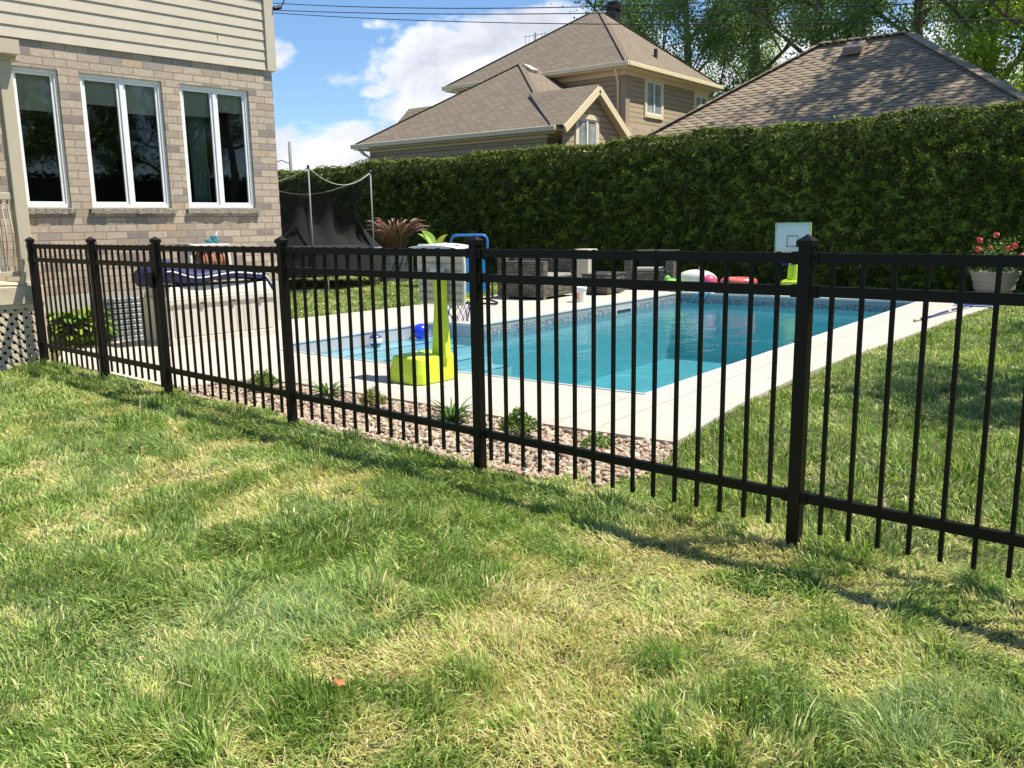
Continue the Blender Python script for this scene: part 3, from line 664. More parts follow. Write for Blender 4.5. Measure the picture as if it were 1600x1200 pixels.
def hedge_sprays(n, front):
    x = rng.uniform(hx0, hx1, n)
    T = htop(x) + (fbm(x, x * 0 + 3.0, 0.5, 440, 3) - 0.5) * 0.10
    c = pick([(0.055, 0.085, 0.013), (0.080, 0.118, 0.018), (0.110, 0.152, 0.025), (0.066, 0.098, 0.015)], n, 0.25)
    if front:
        z = rng.random(n) * T
        fine = fbm(x * 1.0, z * 1.4, 0.095, 421, 2) - 0.5; mid = fbm(x, z, 0.42, 400, 3) - 0.5
        out = -mid * 0.42 - fine * 0.30                       # bumps of single shoots on top of broad bulges
        y = hy + 0.06 - out * 0.9 + np.clip(z - (T - 0.16), 0, 1) * 0.9 + rng.exponential(0.035, n) - 0.03
        nn = np.c_[rng.normal(0, 0.5, n) + 0.3 * np.sin(x * 9 + z * 5), -np.ones(n), rng.normal(0.45, 0.5, n)]
        tip = np.clip(0.25 + fine * 3.8 + mid * 0.5 + rng.normal(0, 0.22, n), 0, 1)[:, None]; c = c * (0.62 + 2.4 * tip)  # tip brightness and gap shade put into the spray colours from bump noise
        nt = (z > T - 0.30 - 0.25 * rng.random(n)) & (rng.random(n) < 0.42); c = np.where(nt[:, None], np.array((0.17, 0.21, 0.04)) * rng.uniform(0.7, 1.25, (n, 1)), c)
        brn = rng.random(n) < 0.03 + 0.10 * (fbm(x, z, 0.8, 470, 2) > 0.70); c = np.where(brn[:, None], np.array((0.13, 0.09, 0.04)), c)
    else:
        yy = rng.uniform(0, 1.05, n); z = T - 0.02 + (fbm(x, yy, 0.3, 401, 3) - 0.5) * 0.16 - rng.exponential(0.02, n) + 0.03; y = hy + 0.05 + yy
        nn = np.c_[rng.normal(0, 0.6, n), rng.normal(-0.25, 0.6, n), np.ones(n)]
        c = np.where((rng.random(n) < 0.65)[:, None], np.array((0.17, 0.21, 0.04)) * rng.uniform(0.7, 1.25, (n, 1)), c * 1.3)
        shoot = rng.random(n) < 0.02; z = z + shoot * rng.uniform(0.03, 0.12, n)
    nn /= np.linalg.norm(nn, axis=1)[:, None]
    return leaf_cards(np.c_[x + 8, y - 17.6, z], nn, rng.uniform(0.04, 0.105, n), c, 0.38)
v1, f1, c1_ = hedge_sprays(300000, True); v2_, f2_, c2_ = hedge_sprays(40000, False)
np_mesh('foliage', np.concatenate([v1, v2_]), [np.concatenate([f1, f2_ + len(v1)])], M_HEDGE, np.concatenate([c1_, c2_]), hedge)

# unseen hedge added on the right to darken the reflections in the window panes
sh = thing('cedar_hedge', 'added unseen cedar hedge right of the yard, to darken the window pane reflections', 'hedge', (8.3, 10, 0))
MB().box(0.15, 1.0, -12, 20, 0, 2.95).build('core', MATS['hedge_inside'], sh)
n = 26000; yy = rng.uniform(-12, 20, n); zz = rng.random(n) * 3.1; top_ = rng.random(n) < 0.15
P_ = np.c_[np.where(top_, rng.uniform(0, 1, n), 0.08 + rng.normal(0, 0.05, n)), yy, np.where(top_, 3.02 + rng.normal(0, 0.04, n), zz)]
nn_s = np.c_[-np.ones(n) + top_, rng.normal(0, 0.5, n), rng.normal(0.4, 0.5, n) + top_]; nn_s /= np.linalg.norm(nn_s, axis=1)[:, None]
v_, f_, c_ = leaf_cards(P_, nn_s, rng.uniform(0.12, 0.24, n), pick([(0.055, 0.085, 0.013), (0.09, 0.13, 0.02)], n, 0.3), 0.45)
np_mesh('foliage', v_, [f_], M_HEDGE, c_, sh)

# ------------------------------------------------------------ the brick house on the left (local x outward, y along the wall, z up)
HY = -0.0894
house = thing('brick_house', 'tan brick house with cream lap siding above and white casement windows', 'house', (-10.056, 7.845, 0), HY)
OPEN = [(-1.345, -0.375, 1.60, 3.13, 2), (-2.555, -1.573, 1.60, 3.13, 2), (-3.29, -2.79, 1.60, 3.13, 1), (-5.35, -3.56, 0.86, 3.13, 2)]
mb = MB(); W0, W1, ZB, ZS = -9.0, 0.0, 0.60, 3.43
ys = sorted({W0, W1} | {o_[0] for o_ in OPEN} | {o_[1] for o_ in OPEN}); zs_ = sorted({ZB, ZS, 0.86, 1.60, 3.13})
for a, b in zip(ys[:-1], ys[1:]):
    for c, d in zip(zs_[:-1], zs_[1:]):
        ym, zm = (a + b) / 2, (c + d) / 2
        if any(o_[0] < ym < o_[1] and o_[2] < zm < o_[3] for o_ in OPEN): continue
        mb.add([(0, a, c), (0, b, c), (0, b, d), (0, a, d)], [(0, 1, 2, 3)])
for (a, b, c, d, k_) in OPEN:
    q = -0.11
    mb.add([(0, a, c), (q, a, c), (q, a, d), (0, a, d)], [(0, 1, 2, 3)]); mb.add([(0, b, c), (0, b, d), (q, b, d), (q, b, c)], [(0, 1, 2, 3)])
    mb.add([(0, a, d), (q, a, d), (q, b, d), (0, b, d)], [(0, 1, 2, 3)]); mb.add([(0, a, c), (0, b, c), (q, b, c), (q, a, c)], [(0, 1, 2, 3)])
mb.add([(0, 0, ZB), (-9, 0, ZB), (-9, 0, ZS), (0, 0, ZS)], [(0, 1, 2, 3)])
mb.add([(0, W0, ZB), (0, W0, ZS), (-9, W0, ZS), (-9, W0, ZB)], [(0, 1, 2, 3)]); mb.add([(-9, W0, ZB), (-9, W0, ZS), (-9, 0, ZS), (-9, 0, ZB)], [(0, 1, 2, 3)])
mb.build('brick_wall', M_BRICK, house)
MB().box(-9.0, 0.012, W0, 0.012, -0.3, ZB - 0.003).build('foundation', M_CONC, house)
M_SIDING = material('cream_siding', (0.51, 0.455, 0.36), 0.6, 0.05, 5, 0.35, 45, 0.006)
mb = MB(); cz = 0.128; i = 0; z = ZS - 0.01
while z < 5.75:
    mb.add([(0.030, W0, z), (0.030, -0.085, z), (0.016, -0.085, z + cz), (0.016, W0, z + cz), (0.010, W0, z), (0.010, -0.085, z)], [(0, 1, 2, 3), (4, 5, 1, 0)])
    mb.add([(0.085 - 0.17, 0.040, z), (-9, 0.040, z), (-9, 0.016, z + cz), (-0.085, 0.016, z + cz)], [(0, 1, 2, 3)])
    z += cz
mb.build('siding', M_SIDING, house)
mb = MB()
for (yy, z_) in ((-3.02, 3.932), (-0.78, 3.548 + 0.128), (-1.9, 4.19), (-5.0, 3.8)): mb.box(0.020, 0.0305, yy, yy + 0.004, z_ + 0.0, z_ + 0.112)
mb.build('siding_joint', material('dark_joint_gap', (0.30, 0.28, 0.22), 0.7), house)  # darker strip at each siding butt joint
mb = MB(); mb.box(-0.085, 0.052, -0.085, 0.052, ZS - 0.012, 5.8); mb.build('corner_trim', M_SIDING, house)
mb = MB()
mb.box(-9.0, 0.62, W0 - 0.5, 0.5, 5.80, 5.95); mb.build('soffit', M_CREAM, house)
mb = MB(); mb.add([(0.66, W0 - 0.6, 5.95), (0.66, 0.55, 5.95), (-9.6, 0.55, 5.95), (-9.6, W0 - 0.6, 5.95), (-4.4, -4.3, 8.3), (-4.4, -4.7, 8.3)], [(0, 1, 4, 5), (1, 2, 4), (2, 3, 5, 4), (3, 0, 5)]); mb.build('roof', M_SHINGLE, house)
# dark room behind the glass
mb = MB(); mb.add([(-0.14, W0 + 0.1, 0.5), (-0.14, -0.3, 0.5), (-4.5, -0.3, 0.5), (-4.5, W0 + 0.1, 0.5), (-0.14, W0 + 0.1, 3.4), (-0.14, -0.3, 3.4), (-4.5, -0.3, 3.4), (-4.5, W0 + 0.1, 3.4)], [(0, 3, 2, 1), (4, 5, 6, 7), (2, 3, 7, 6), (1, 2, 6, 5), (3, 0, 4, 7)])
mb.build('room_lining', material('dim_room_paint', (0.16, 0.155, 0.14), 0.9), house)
M_BLIND = material('beige_blind', (0.70, 0.66, 0.55), 0.9, 0.05)
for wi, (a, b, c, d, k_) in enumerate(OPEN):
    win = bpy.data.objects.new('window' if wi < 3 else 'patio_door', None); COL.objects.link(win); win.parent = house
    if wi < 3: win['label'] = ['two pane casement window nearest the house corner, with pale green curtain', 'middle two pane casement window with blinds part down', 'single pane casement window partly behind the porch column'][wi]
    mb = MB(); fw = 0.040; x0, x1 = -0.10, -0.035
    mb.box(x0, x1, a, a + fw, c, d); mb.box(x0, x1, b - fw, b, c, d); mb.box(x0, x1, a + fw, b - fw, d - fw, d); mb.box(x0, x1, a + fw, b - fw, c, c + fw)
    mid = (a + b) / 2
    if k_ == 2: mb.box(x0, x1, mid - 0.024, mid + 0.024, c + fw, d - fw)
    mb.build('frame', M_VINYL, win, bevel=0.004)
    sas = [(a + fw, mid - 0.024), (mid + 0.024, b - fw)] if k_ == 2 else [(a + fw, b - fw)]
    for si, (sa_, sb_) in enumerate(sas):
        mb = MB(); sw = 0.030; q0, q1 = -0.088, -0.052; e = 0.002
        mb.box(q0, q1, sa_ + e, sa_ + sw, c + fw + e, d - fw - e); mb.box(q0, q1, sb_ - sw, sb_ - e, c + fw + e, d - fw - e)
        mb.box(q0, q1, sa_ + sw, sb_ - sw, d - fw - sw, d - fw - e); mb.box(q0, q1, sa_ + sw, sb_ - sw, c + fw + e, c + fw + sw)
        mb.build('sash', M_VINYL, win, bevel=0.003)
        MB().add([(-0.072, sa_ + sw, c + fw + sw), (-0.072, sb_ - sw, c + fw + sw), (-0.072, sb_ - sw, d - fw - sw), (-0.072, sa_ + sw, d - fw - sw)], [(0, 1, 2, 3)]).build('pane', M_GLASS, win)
        hb = [(0.30, 0.22), (0.26, 0.33), (0.38, 0.3), (0.35, 0.35)][wi][si]
        MB().box(-0.135, -0.128, sa_ + 0.01, sb_ - 0.01, d - fw - sw - hb, d - fw).build('blind', M_BLIND, win)
    if wi < 3:
        mb = MB(); n = 26
        top = [(0.052 + 0.012 * random.random(), a - 0.04 + (b - a + 0.08) * i / n) for i in range(n + 1)]
        for i in range(n):
            (xa, ya), (xb, yb) = top[i], top[i + 1]; hz = c - 0.008; lo = c - 0.065 - 0.01 * random.random()
            mb.add([(-0.05, ya, hz), (xa, ya, hz - .004), (xb, yb, hz - .004), (-0.05, yb, hz), (xa - 0.01, ya, lo), (xb - 0.01, yb, lo), (-0.05, ya, lo), (-0.05, yb, lo)], [(0, 1, 2, 3), (1, 4, 5, 2), (4, 6, 7, 5)])
        mb.build('sill', M_STONE, win)
    if wi == 0:
        mb = MB(); pts = [(-0.28 + 0.03 * math.sin(i * 1.6), -1.10 + 0.013 * i) for i in range(20)]
        for (xa, ya), (xb, yb) in zip(pts[:-1], pts[1:]): mb.add([(xa, ya, 1.2), (xb, yb, 1.2), (xb, yb - 0.03, 2.9), (xa, ya - 0.03, 2.9)], [(0, 1, 2, 3)])
        mb.build('curtain', material('pale_green_curtain', (0.38, 0.45, 0.38), 0.9), win)
# window well
mb = MB(); n = 24; prof_ = []
for i in range(n + 1):
    a = math.pi * i / n; prof_.append((0.014 + 0.34 * math.sin(a), 0.02 - 0.42 * math.cos(a) - 0.0))
for k_ in range(8):
    z0_ = 0.02 + k_ * 0.065; 
    for (za, zb_, ra, rb) in ((z0_, z0_ + 0.032, 0, 0.012), (z0_ + 0.032, z0_ + 0.065, 0.012, 0)):
        for (xa, ya), (xb, yb) in zip(prof_[:-1], prof_[1:]):
            mb.add([(xa + ra, ya, za), (xb + ra, yb, za), (xb + rb, yb, zb_), (xa + rb, ya, zb_)], [(0, 1, 2, 3)])
ww = mb.build('window_well', material('zinc_grey', (0.30, 0.33, 0.34), 0.65, 0.1, metal=0.2), None, smooth=True)
from mathutils import Euler
def hloc(x, y, z=0): return Vector((-10.056, 7.845, 0)) + Euler((0, 0, HY)).to_matrix() @ Vector((x, y, z))
ww.location = hloc(0, -2.28); ww.rotation_euler = (0, 0, HY); tag(ww, 'corrugated galvanised window well against the brick house foundation', 'window well')
ww.modifiers.new('thick', 'SOLIDIFY').thickness = 0.004

# porch
porch = thing('porch', 'raised beige porch with lattice skirt, railing and column at left edge', 'porch', tuple(hloc(-0.03, 0.06)), HY)
mb = MB(); mb.box(0.02, 1.385, -8.5, -3.72, 0.63, 0.805); mb.build('deck', material('porch_concrete', (0.54, 0.455, 0.335), 0.85, 0.15, 6, 0.3, dirt=0.2), porch, bevel=0.008)
M_LATT = material('beige_lattice', (0.62, 0.525, 0.385), 0.6, 0.06)
mb = MB()
def lattice(mb, p0, p1, z0, z1, pitch=0.066, wd=0.036):
    """crossed laths clipped to the rectangle p0-p1 x z0-z1"""
    p0 = Vector(p0); p1 = Vector(p1); L = (p1 - p0).length; U = (p1 - p0) / L; H_ = z1 - z0
    nrm_ = Vector((U.y, -U.x, 0))
    for sgn, off in ((1, 0.0), (-1, 0.008)):
        k_ = -H_
        while k_ < L + H_:
            pts = []
            s0, s1 = k_, k_ + sgn * H_
            for half in (-wd * 0.7, wd * 0.7):
                a_, b_ = s0 + half, s1 + half; za, zb_ = 0.0, H_
                if sgn > 0:
                    if a_ < 0: za = -a_; a_ = 0
                    if b_ > L: zb_ = H_ - (b_ - L); b_ = L
                else:
                    if a_ > L: za = a_ - L; a_ = L
                    if b_ < 0: zb_ = H_ + b_; b_ = 0
                pts.append((a_, za, b_, zb_))
            if all(q[1] < q[3] for q in pts):
                v = []
                for dd in (off, off + 0.007):
                    for (s_a, zz) in ((pts[0][0], pts[0][1]), (pts[1][0], pts[1][1]), (pts[1][2], pts[1][3]), (pts[0][2], pts[0][3])):
                        q = p0 + U * s_a + nrm_ * dd; v.append((q.x, q.y, z0 + zz))
                mb.add(v, [(0, 1, 2, 3), (7, 6, 5, 4), (0, 4, 5, 1), (1, 5, 6, 2), (2, 6, 7, 3), (3, 7, 4, 0)])
            k_ += pitch * 1.414
lattice(mb, (1.335, -5.6, 0), (1.335, -3.76, 0), 0.02, 0.61); lattice(mb, (1.33, -3.755, 0), (0.1, -3.755, 0), 0.02, 0.61)
mb.build('lattice', M_LATT, porch)
mb = MB(); mb.box(1.325, 1.365, -3.775, -3.735, 0.0, 0.63); mb.box(1.345, 1.362, -5.6, -3.775, 0.585, 0.628); mb.box(1.345, 1.362, -5.6, -3.775, 0.0, 0.03); mb.build('skirt_frame', M_LATT, porch)
MB().box(0.05, 1.22, -8.3, -3.86, 0.0, 0.6).build('crawl_space', material('dark_void', (0.03, 0.028, 0.024), 1.0), porch)
mb = MB(); mb.box(1.205, 1.325, -3.885, -3.765, 0.805, 2.955); mb.box(1.19, 1.34, -3.90, -3.75, 0.805, 0.845); mb.build('column', M_TAUPE, porch, bevel=0.008)
rl = MB().box(1.235, 1.295, -8.3, -3.885, 1.645, 1.715).build('top_rail', M_TAUPE, porch, bevel=0.006)
MB().box(1.24, 1.29, -8.3, -3.885, 0.90, 0.95).build('bottom_rail', M_TAUPE, porch, bevel=0.004)
for i in range(44):
    yy = -3.93 - i * 0.056; pts = []
    for k_ in range(11):
        s = k_ / 10; zz = 0.95 + 0.695 * (1 - s); pts.append((1.265 + 0.075 * math.sin(math.pi * min(1, s * 1.15)) ** 2 * (0.3 + s), yy, zz))
    MB().tube(pts, 0.0095, 6).build('baluster', M_TAUPE, porch, smooth=True)
mb = MB(); mb.box(1.18, 1.345, -8.5, -3.70, 2.955, 3.02); mb.build('beam', M_TAUPE, porch, bevel=0.004)
mb = MB(); mb.box(0.06, 1.34, -8.5, -3.70, 3.022, 3.06); mb.box(1.342, 1.352, -8.5, -3.72, 3.0, 3.14); mb.box(1.352, 1.44, -8.5, -3.72, 3.0, 3.01); mb.box(1.44, 1.45, -8.5, -3.72, 3.0, 3.13); mb.box(1.352, 1.44, -3.73, -3.722, 3.011, 3.115)
mb.build('gutter', M_TAUPE, porch)
MB().add([(0.05, -8.5, 3.42), (1.36, -8.5, 3.14), (1.336, -3.70, 3.14), (0.05, -3.70, 3.42), (0.05, -3.70, 3.065), (1.336, -3.70, 3.065)], [(0, 1, 2, 3), (3, 2, 5, 4)]).build('porch_roof', material('roof_metal', (0.40, 0.37, 0.30), 0.5), porch)

def blossom_clump(mb, c, r, n, colr, leafc, leaf=0.05):
    for i in range(n):
        d = Vector((random.gauss(0, 1), random.gauss(0, 1), abs(random.gauss(0, 0.8)))).normalized() * r * random.uniform(0.4, 1)
        q = Vector(c) + d; col = leafc if random.random() < 0.6 else random.choice(colr)
        nn = Vector((random.gauss(0, 1), random.gauss(0, 1), random.gauss(0.6, 1))).normalized(); u = nn.orthogonal().normalized(); v = nn.cross(u); l = leaf * random.uniform(0.6, 1.2)
        mb.add([q - u * l / 2, q - v * l * .3, q + u * l / 2, q + v * l * .3], [(0, 1, 2, 3)], tuple(x * random.uniform(0.8, 1.2) for x in col))
fp = thing('flower_box', 'dark planter box with white and pink flowers on the porch railing', 'planter', tuple(hloc(1.235, -4.25, 1.715)), HY)
MB().box(-0.08, 0.08, -0.42, 0.30, 0.001, 0.12).build('box', material('dark_planter', (0.035, 0.033, 0.033), 0.5), fp, bevel=0.01)
mb = MB()
for i in range(9): blossom_clump(mb, (random.uniform(-.05, .05), -0.38 + 0.08 * i, 0.13), 0.11, 60, [(0.75, 0.72, 0.7), (0.65, 0.25, 0.38), (0.8, 0.78, 0.75)], (0.10, 0.20, 0.04), 0.045)
mb.build('flowers', M_PLANT, fp)

# service cable loop on the house corner
mb = MB(); q0 = hloc(0.06, 0.03, 4.27)
mb.tube([hloc(0.055, 0.05, 4.22), hloc(0.06, 0.10, 4.24), hloc(0.06, 0.17, 4.26), hloc(0.06, 0.22, 4.33), hloc(0.06, 0.24, 4.42), hloc(0.05, 0.2, 4.52), hloc(0.03, 0.0, 4.62)], 0.009, 8)
mb.tube([hloc(0.058, 0.06, 4.225), hloc(0.06, 0.17, 4.262)], 0.028, 8)
cable = mb.build('service_cable', M_BLACK); tag(cable, 'black service cable loop at the corner of the brick house', 'cable')

# hostas by the foundation
def strap_leaf(mb, base, dirv, L, wd, col, arch=0.9, n=6, lift=0.8, fold=0.15):
    d = Vector(dirv).normalized(); side = d.cross(Vector((0, 0, 1))).normalized(); vs = []
    for i in range(n + 1):
        s = i / n; h = L * s * (0.55 + 0.45 * s); zz = L * (lift * s - arch * s * s)
        w_ = wd * math.sin(math.pi * min(1, 0.12 + 0.88 * s)) ** 0.8 if i < n else 0.001
        c = Vector(base) + d * h + Vector((0, 0, zz)); vs += [c - side * w_ / 2 + Vector((0, 0, fold * w_)), c, c + side * w_ / 2 + Vector((0, 0, fold * w_))]
    fs = []
    for i in range(n): b = i * 3; fs += [(b, b + 1, b + 4, b + 3), (b + 1, b + 2, b + 5, b + 4)]
    mb.add(vs, fs, tuple(c_ * random.uniform(0.8, 1.2) for c_ in col))
for (lx, ly, rr, lab) in ((0.27, -2.98, 0.44, 'round leaved hosta by the wall, behind the first fence pickets'),):
    ho = thing('hosta', lab, 'plant', tuple(hloc(lx, ly)), HY); mb = MB()
    for i in range(110):
        a = random.uniform(0, 2 * math.pi); r_ = random.random() ** 0.7
        base = (0.25 * rr * math.cos(a), 0.25 * rr * math.sin(a), 0.04 + 0.34 * (1 - r_))
        strap_leaf(mb, base, (math.cos(a), math.sin(a), 0), rr * random.uniform(0.7, 1.05) * (0.6 + 0.4 * r_), 0.15, random.choice([(0.28, 0.40, 0.06), (0.18, 0.30, 0.045), (0.36, 0.48, 0.09), (0.12, 0.22, 0.03)]), arch=0.75, lift=0.9)
    mb.build('leaves', M_PLANT, ho)

# ------------------------------------------------------------ storage box and what lies on it
bx = thing('storage_box', 'large beige resin deck box with panelled sides below the brick wall', 'storage box', (-8.972, 5.385, 0.03), HY)
mb = MB(); mb.box(-0.66, 0, 0, 1.34, 0, 0.46)
for i in range(13): mb.box(0.0, 0.006, 0.04 + i * 0.098, 0.04 + i * 0.098 + 0.085, 0.09, 0.40)
for i in range(6): mb.box(-0.62 + i * 0.1, -0.62 + i * 0.1 + 0.085, -0.006, 0.0, 0.09, 0.40)
mb.build('body', M_RESIN, bx, bevel=0.006)
mb = MB(); mb.box(-0.68, 0.018, -0.018, 1.358, -0.002, 0.075); mb.build('base', M_RESIN, bx, bevel=0.006)
mb = MB(); mb.box(-0.69, 0.028, -0.028, 1.368, 0.455, 0.535); mb.build('rim', M_RESIN, bx, bevel=0.012)
mb = MB(); mb.box(-0.66, 0.0, 0.0, 1.34, 0.535, 0.66, taper=0.045); mb.build('lid', M_RESIN, bx, bevel=0.015)
for yy in (0.36, 0.75, 1.12): MB().box(0.028, 0.04, yy, yy + 0.06, 0.45, 0.475).build('latch', material('brown_latch', (0.10, 0.08, 0.06), 0.5), bx)
# navy float with white piping
fl = thing('pool_lounger', 'navy inflatable lounger with white piping lying on the beige box', 'pool float', (-9.22, 5.36, 0.69), HY)
mb = MB(); n = 26; rows = []
for i in range(n + 1):
    s = i / n; yy = -0.14 + 1.62 * s; z = 0.10 + (0.10 * math.exp(-((s - 0.14) / 0.12) ** 2)) + 0.05 * math.exp(-((s - 0.62) / 0.2) ** 2) - max(0, s - 0.90) * 1.9
    h = 0.075 + 0.07 * math.exp(-((s - 0.14) / 0.13) ** 2); w_ = 0.27 * (math.sin(math.pi * (0.12 + 0.76 * s)) ** 0.5)
    rows.append((yy, z, h, w_))
vs = []; m = 16
for (yy, z, h, w_) in rows:
    for j in range(m):
        a = 2 * math.pi * j / m; ca, sa = math.cos(a), math.sin(a)
        vs.append((w_ * math.copysign(abs(ca) ** 0.6, ca), yy, z - 0.02 + h * math.copysign(abs(sa) ** 0.7, sa) + 0.006 * math.sin(yy * 40)))
fs = [(i * m + j, (i + 1) * m + j, (i + 1) * m + (j + 1) % m, i * m + (j + 1) % m) for i in range(n) for j in range(m)] + [tuple(range(m)), tuple(n * m + j for j in range(m - 1, -1, -1))]
mb.add(vs, fs); mb.build('cushion', M_NAVY, fl, smooth=True)
MB().tube([(w_ + 0.004, yy, z - 0.02) for (yy, z, h, w_) in rows[3:-1]], 0.009, 6).build('piping', M_VINYL, fl, smooth=True)
mb = MB(); pv = []
for (yy, z, h, w_) in rows[12:20]: pv += [(w_ * 0.62, yy, z - 0.02 + h * 0.93 + 0.012), (0.0, yy, z - 0.02 + h + 0.012)]
mb.add(pv, [(2 * i, 2 * i + 2, 2 * i + 3, 2 * i + 1) for i in range(7)]); mb.build('patch', M_LBLUE, fl)
mb = MB(); mb.ball((0.245, 1.12, 0.16), 0.02, 10, 8); mb.ball((0.245, 1.22, 0.15), 0.02, 10, 8); mb.build('valve', M_VINYL, fl, smooth=True)
sp = thing('speaker_wheel', 'round black and navy bag standing at the porch end of the box', 'bag', (-9.10, 5.42, 0.69), HY)
mb = MB(); mb.lathe([(0.005, -0.04), (0.085, -0.04), (0.10, 0), (0.085, 0.04), (0.005, 0.04)], 0, 0, 24)
o = mb.build('drum', material('black_bag_cloth', (0.02, 0.02, 0.03), 0.6), sp, smooth=False); o.location = (0.03, 0, 0.105); o.rotation_euler = (0, R(90), 0)
sp.name = 'round_bag'
mb = MB(); mb.tube([(0.07 * math.cos(a), 0.07 * math.sin(a), 0.045) for a in [2 * math.pi * i / 24 for i in range(25)]], 0.004, 6); o2 = mb.build('ring', M_STEEL, sp); o2.location = (0.03, 0, 0.105); o2.rotation_euler = (0, R(90), 0)
# hose reel cabinet behind
hr = thing('hose_reel', 'beige hose reel cart with coiled orange brown hose behind the box', 'hose reel', tuple(hloc(0.42, -1.42, 0.0)), HY)
mb = MB(); mb.box(-0.20, 0.20, -0.26, 0.26, 1.105, 1.145); mb.box(-0.20, 0.20, -0.29, -0.26, 1.13, 1.165); mb.build('tray', M_RESIN, hr, bevel=0.01)
for yy in (-0.27, 0.24):
    MB().add([(-0.16, yy, 0.0), (0.18, yy, 0.0), (0.20, yy, 0.75), (0.15, yy, 1.105), (-0.15, yy, 1.105), (-0.18, yy, 0.75), (-0.16, yy + .035, 0.0), (0.18, yy + .035, 0.0), (0.20, yy + .035, 0.75), (0.15, yy + .035, 1.105), (-0.15, yy + .035, 1.105), (-0.18, yy + .035, 0.75)],
             [(5, 4, 3, 2, 1, 0), (6, 7, 8, 9, 10, 11)] + [(i, (i + 1) % 6, 6 + (i + 1) % 6, 6 + i) for i in range(6)]).build('side_panel', M_RESIN, hr)
mb = MB()
for k_ in range(8):
    yy = -0.10 + k_ * 0.04; rr = 0.17 + 0.012 * (k_ % 2); tl = random.uniform(-0.02, 0.02)
    mb.tube([(rr * math.cos(a), yy + tl * math.sin(a), 0.92 + rr * math.sin(a)) for a in [2 * math.pi * i / 20 for i in range(21)]], 0.016, 7, cap=False)
mb.build('hose', material('brown_hose', (0.42, 0.17, 0.085), 0.5, 0.15), hr, smooth=True)
MB().box(-0.05, 0.05, -0.235, 0.235, 0.87, 0.97).build('drum', material('reel_drum', (0.35, 0.32, 0.27), 0.6), hr)
to = thing('toy_figure', 'small turquoise knobbly ornament on top of the hose reel', 'ornament', tuple(hloc(0.46, -1.32, 1.146)), HY)
mb = MB()
for i in range(26): mb.ball((random.uniform(-.03, .03), random.uniform(-0.09, 0.08), random.uniform(0.015, 0.045)), random.uniform(0.012, 0.022), 7, 5)
for i in range(10): mb.ball((random.uniform(-.02, .02), 0.03 + random.uniform(-0.03, 0.04), random.uniform(0.05, 0.11)), random.uniform(0.012, 0.022), 7, 5)
mb.build('body', material('turquoise_plastic', (0.03, 0.20, 0.26), 0.4, 0.6, 60), to)
MB().tube([(0, 0.06, 0.10), (0, 0.10, 0.17)], [0.012, 0.002], 6).build('horn', M_VINYL, to)

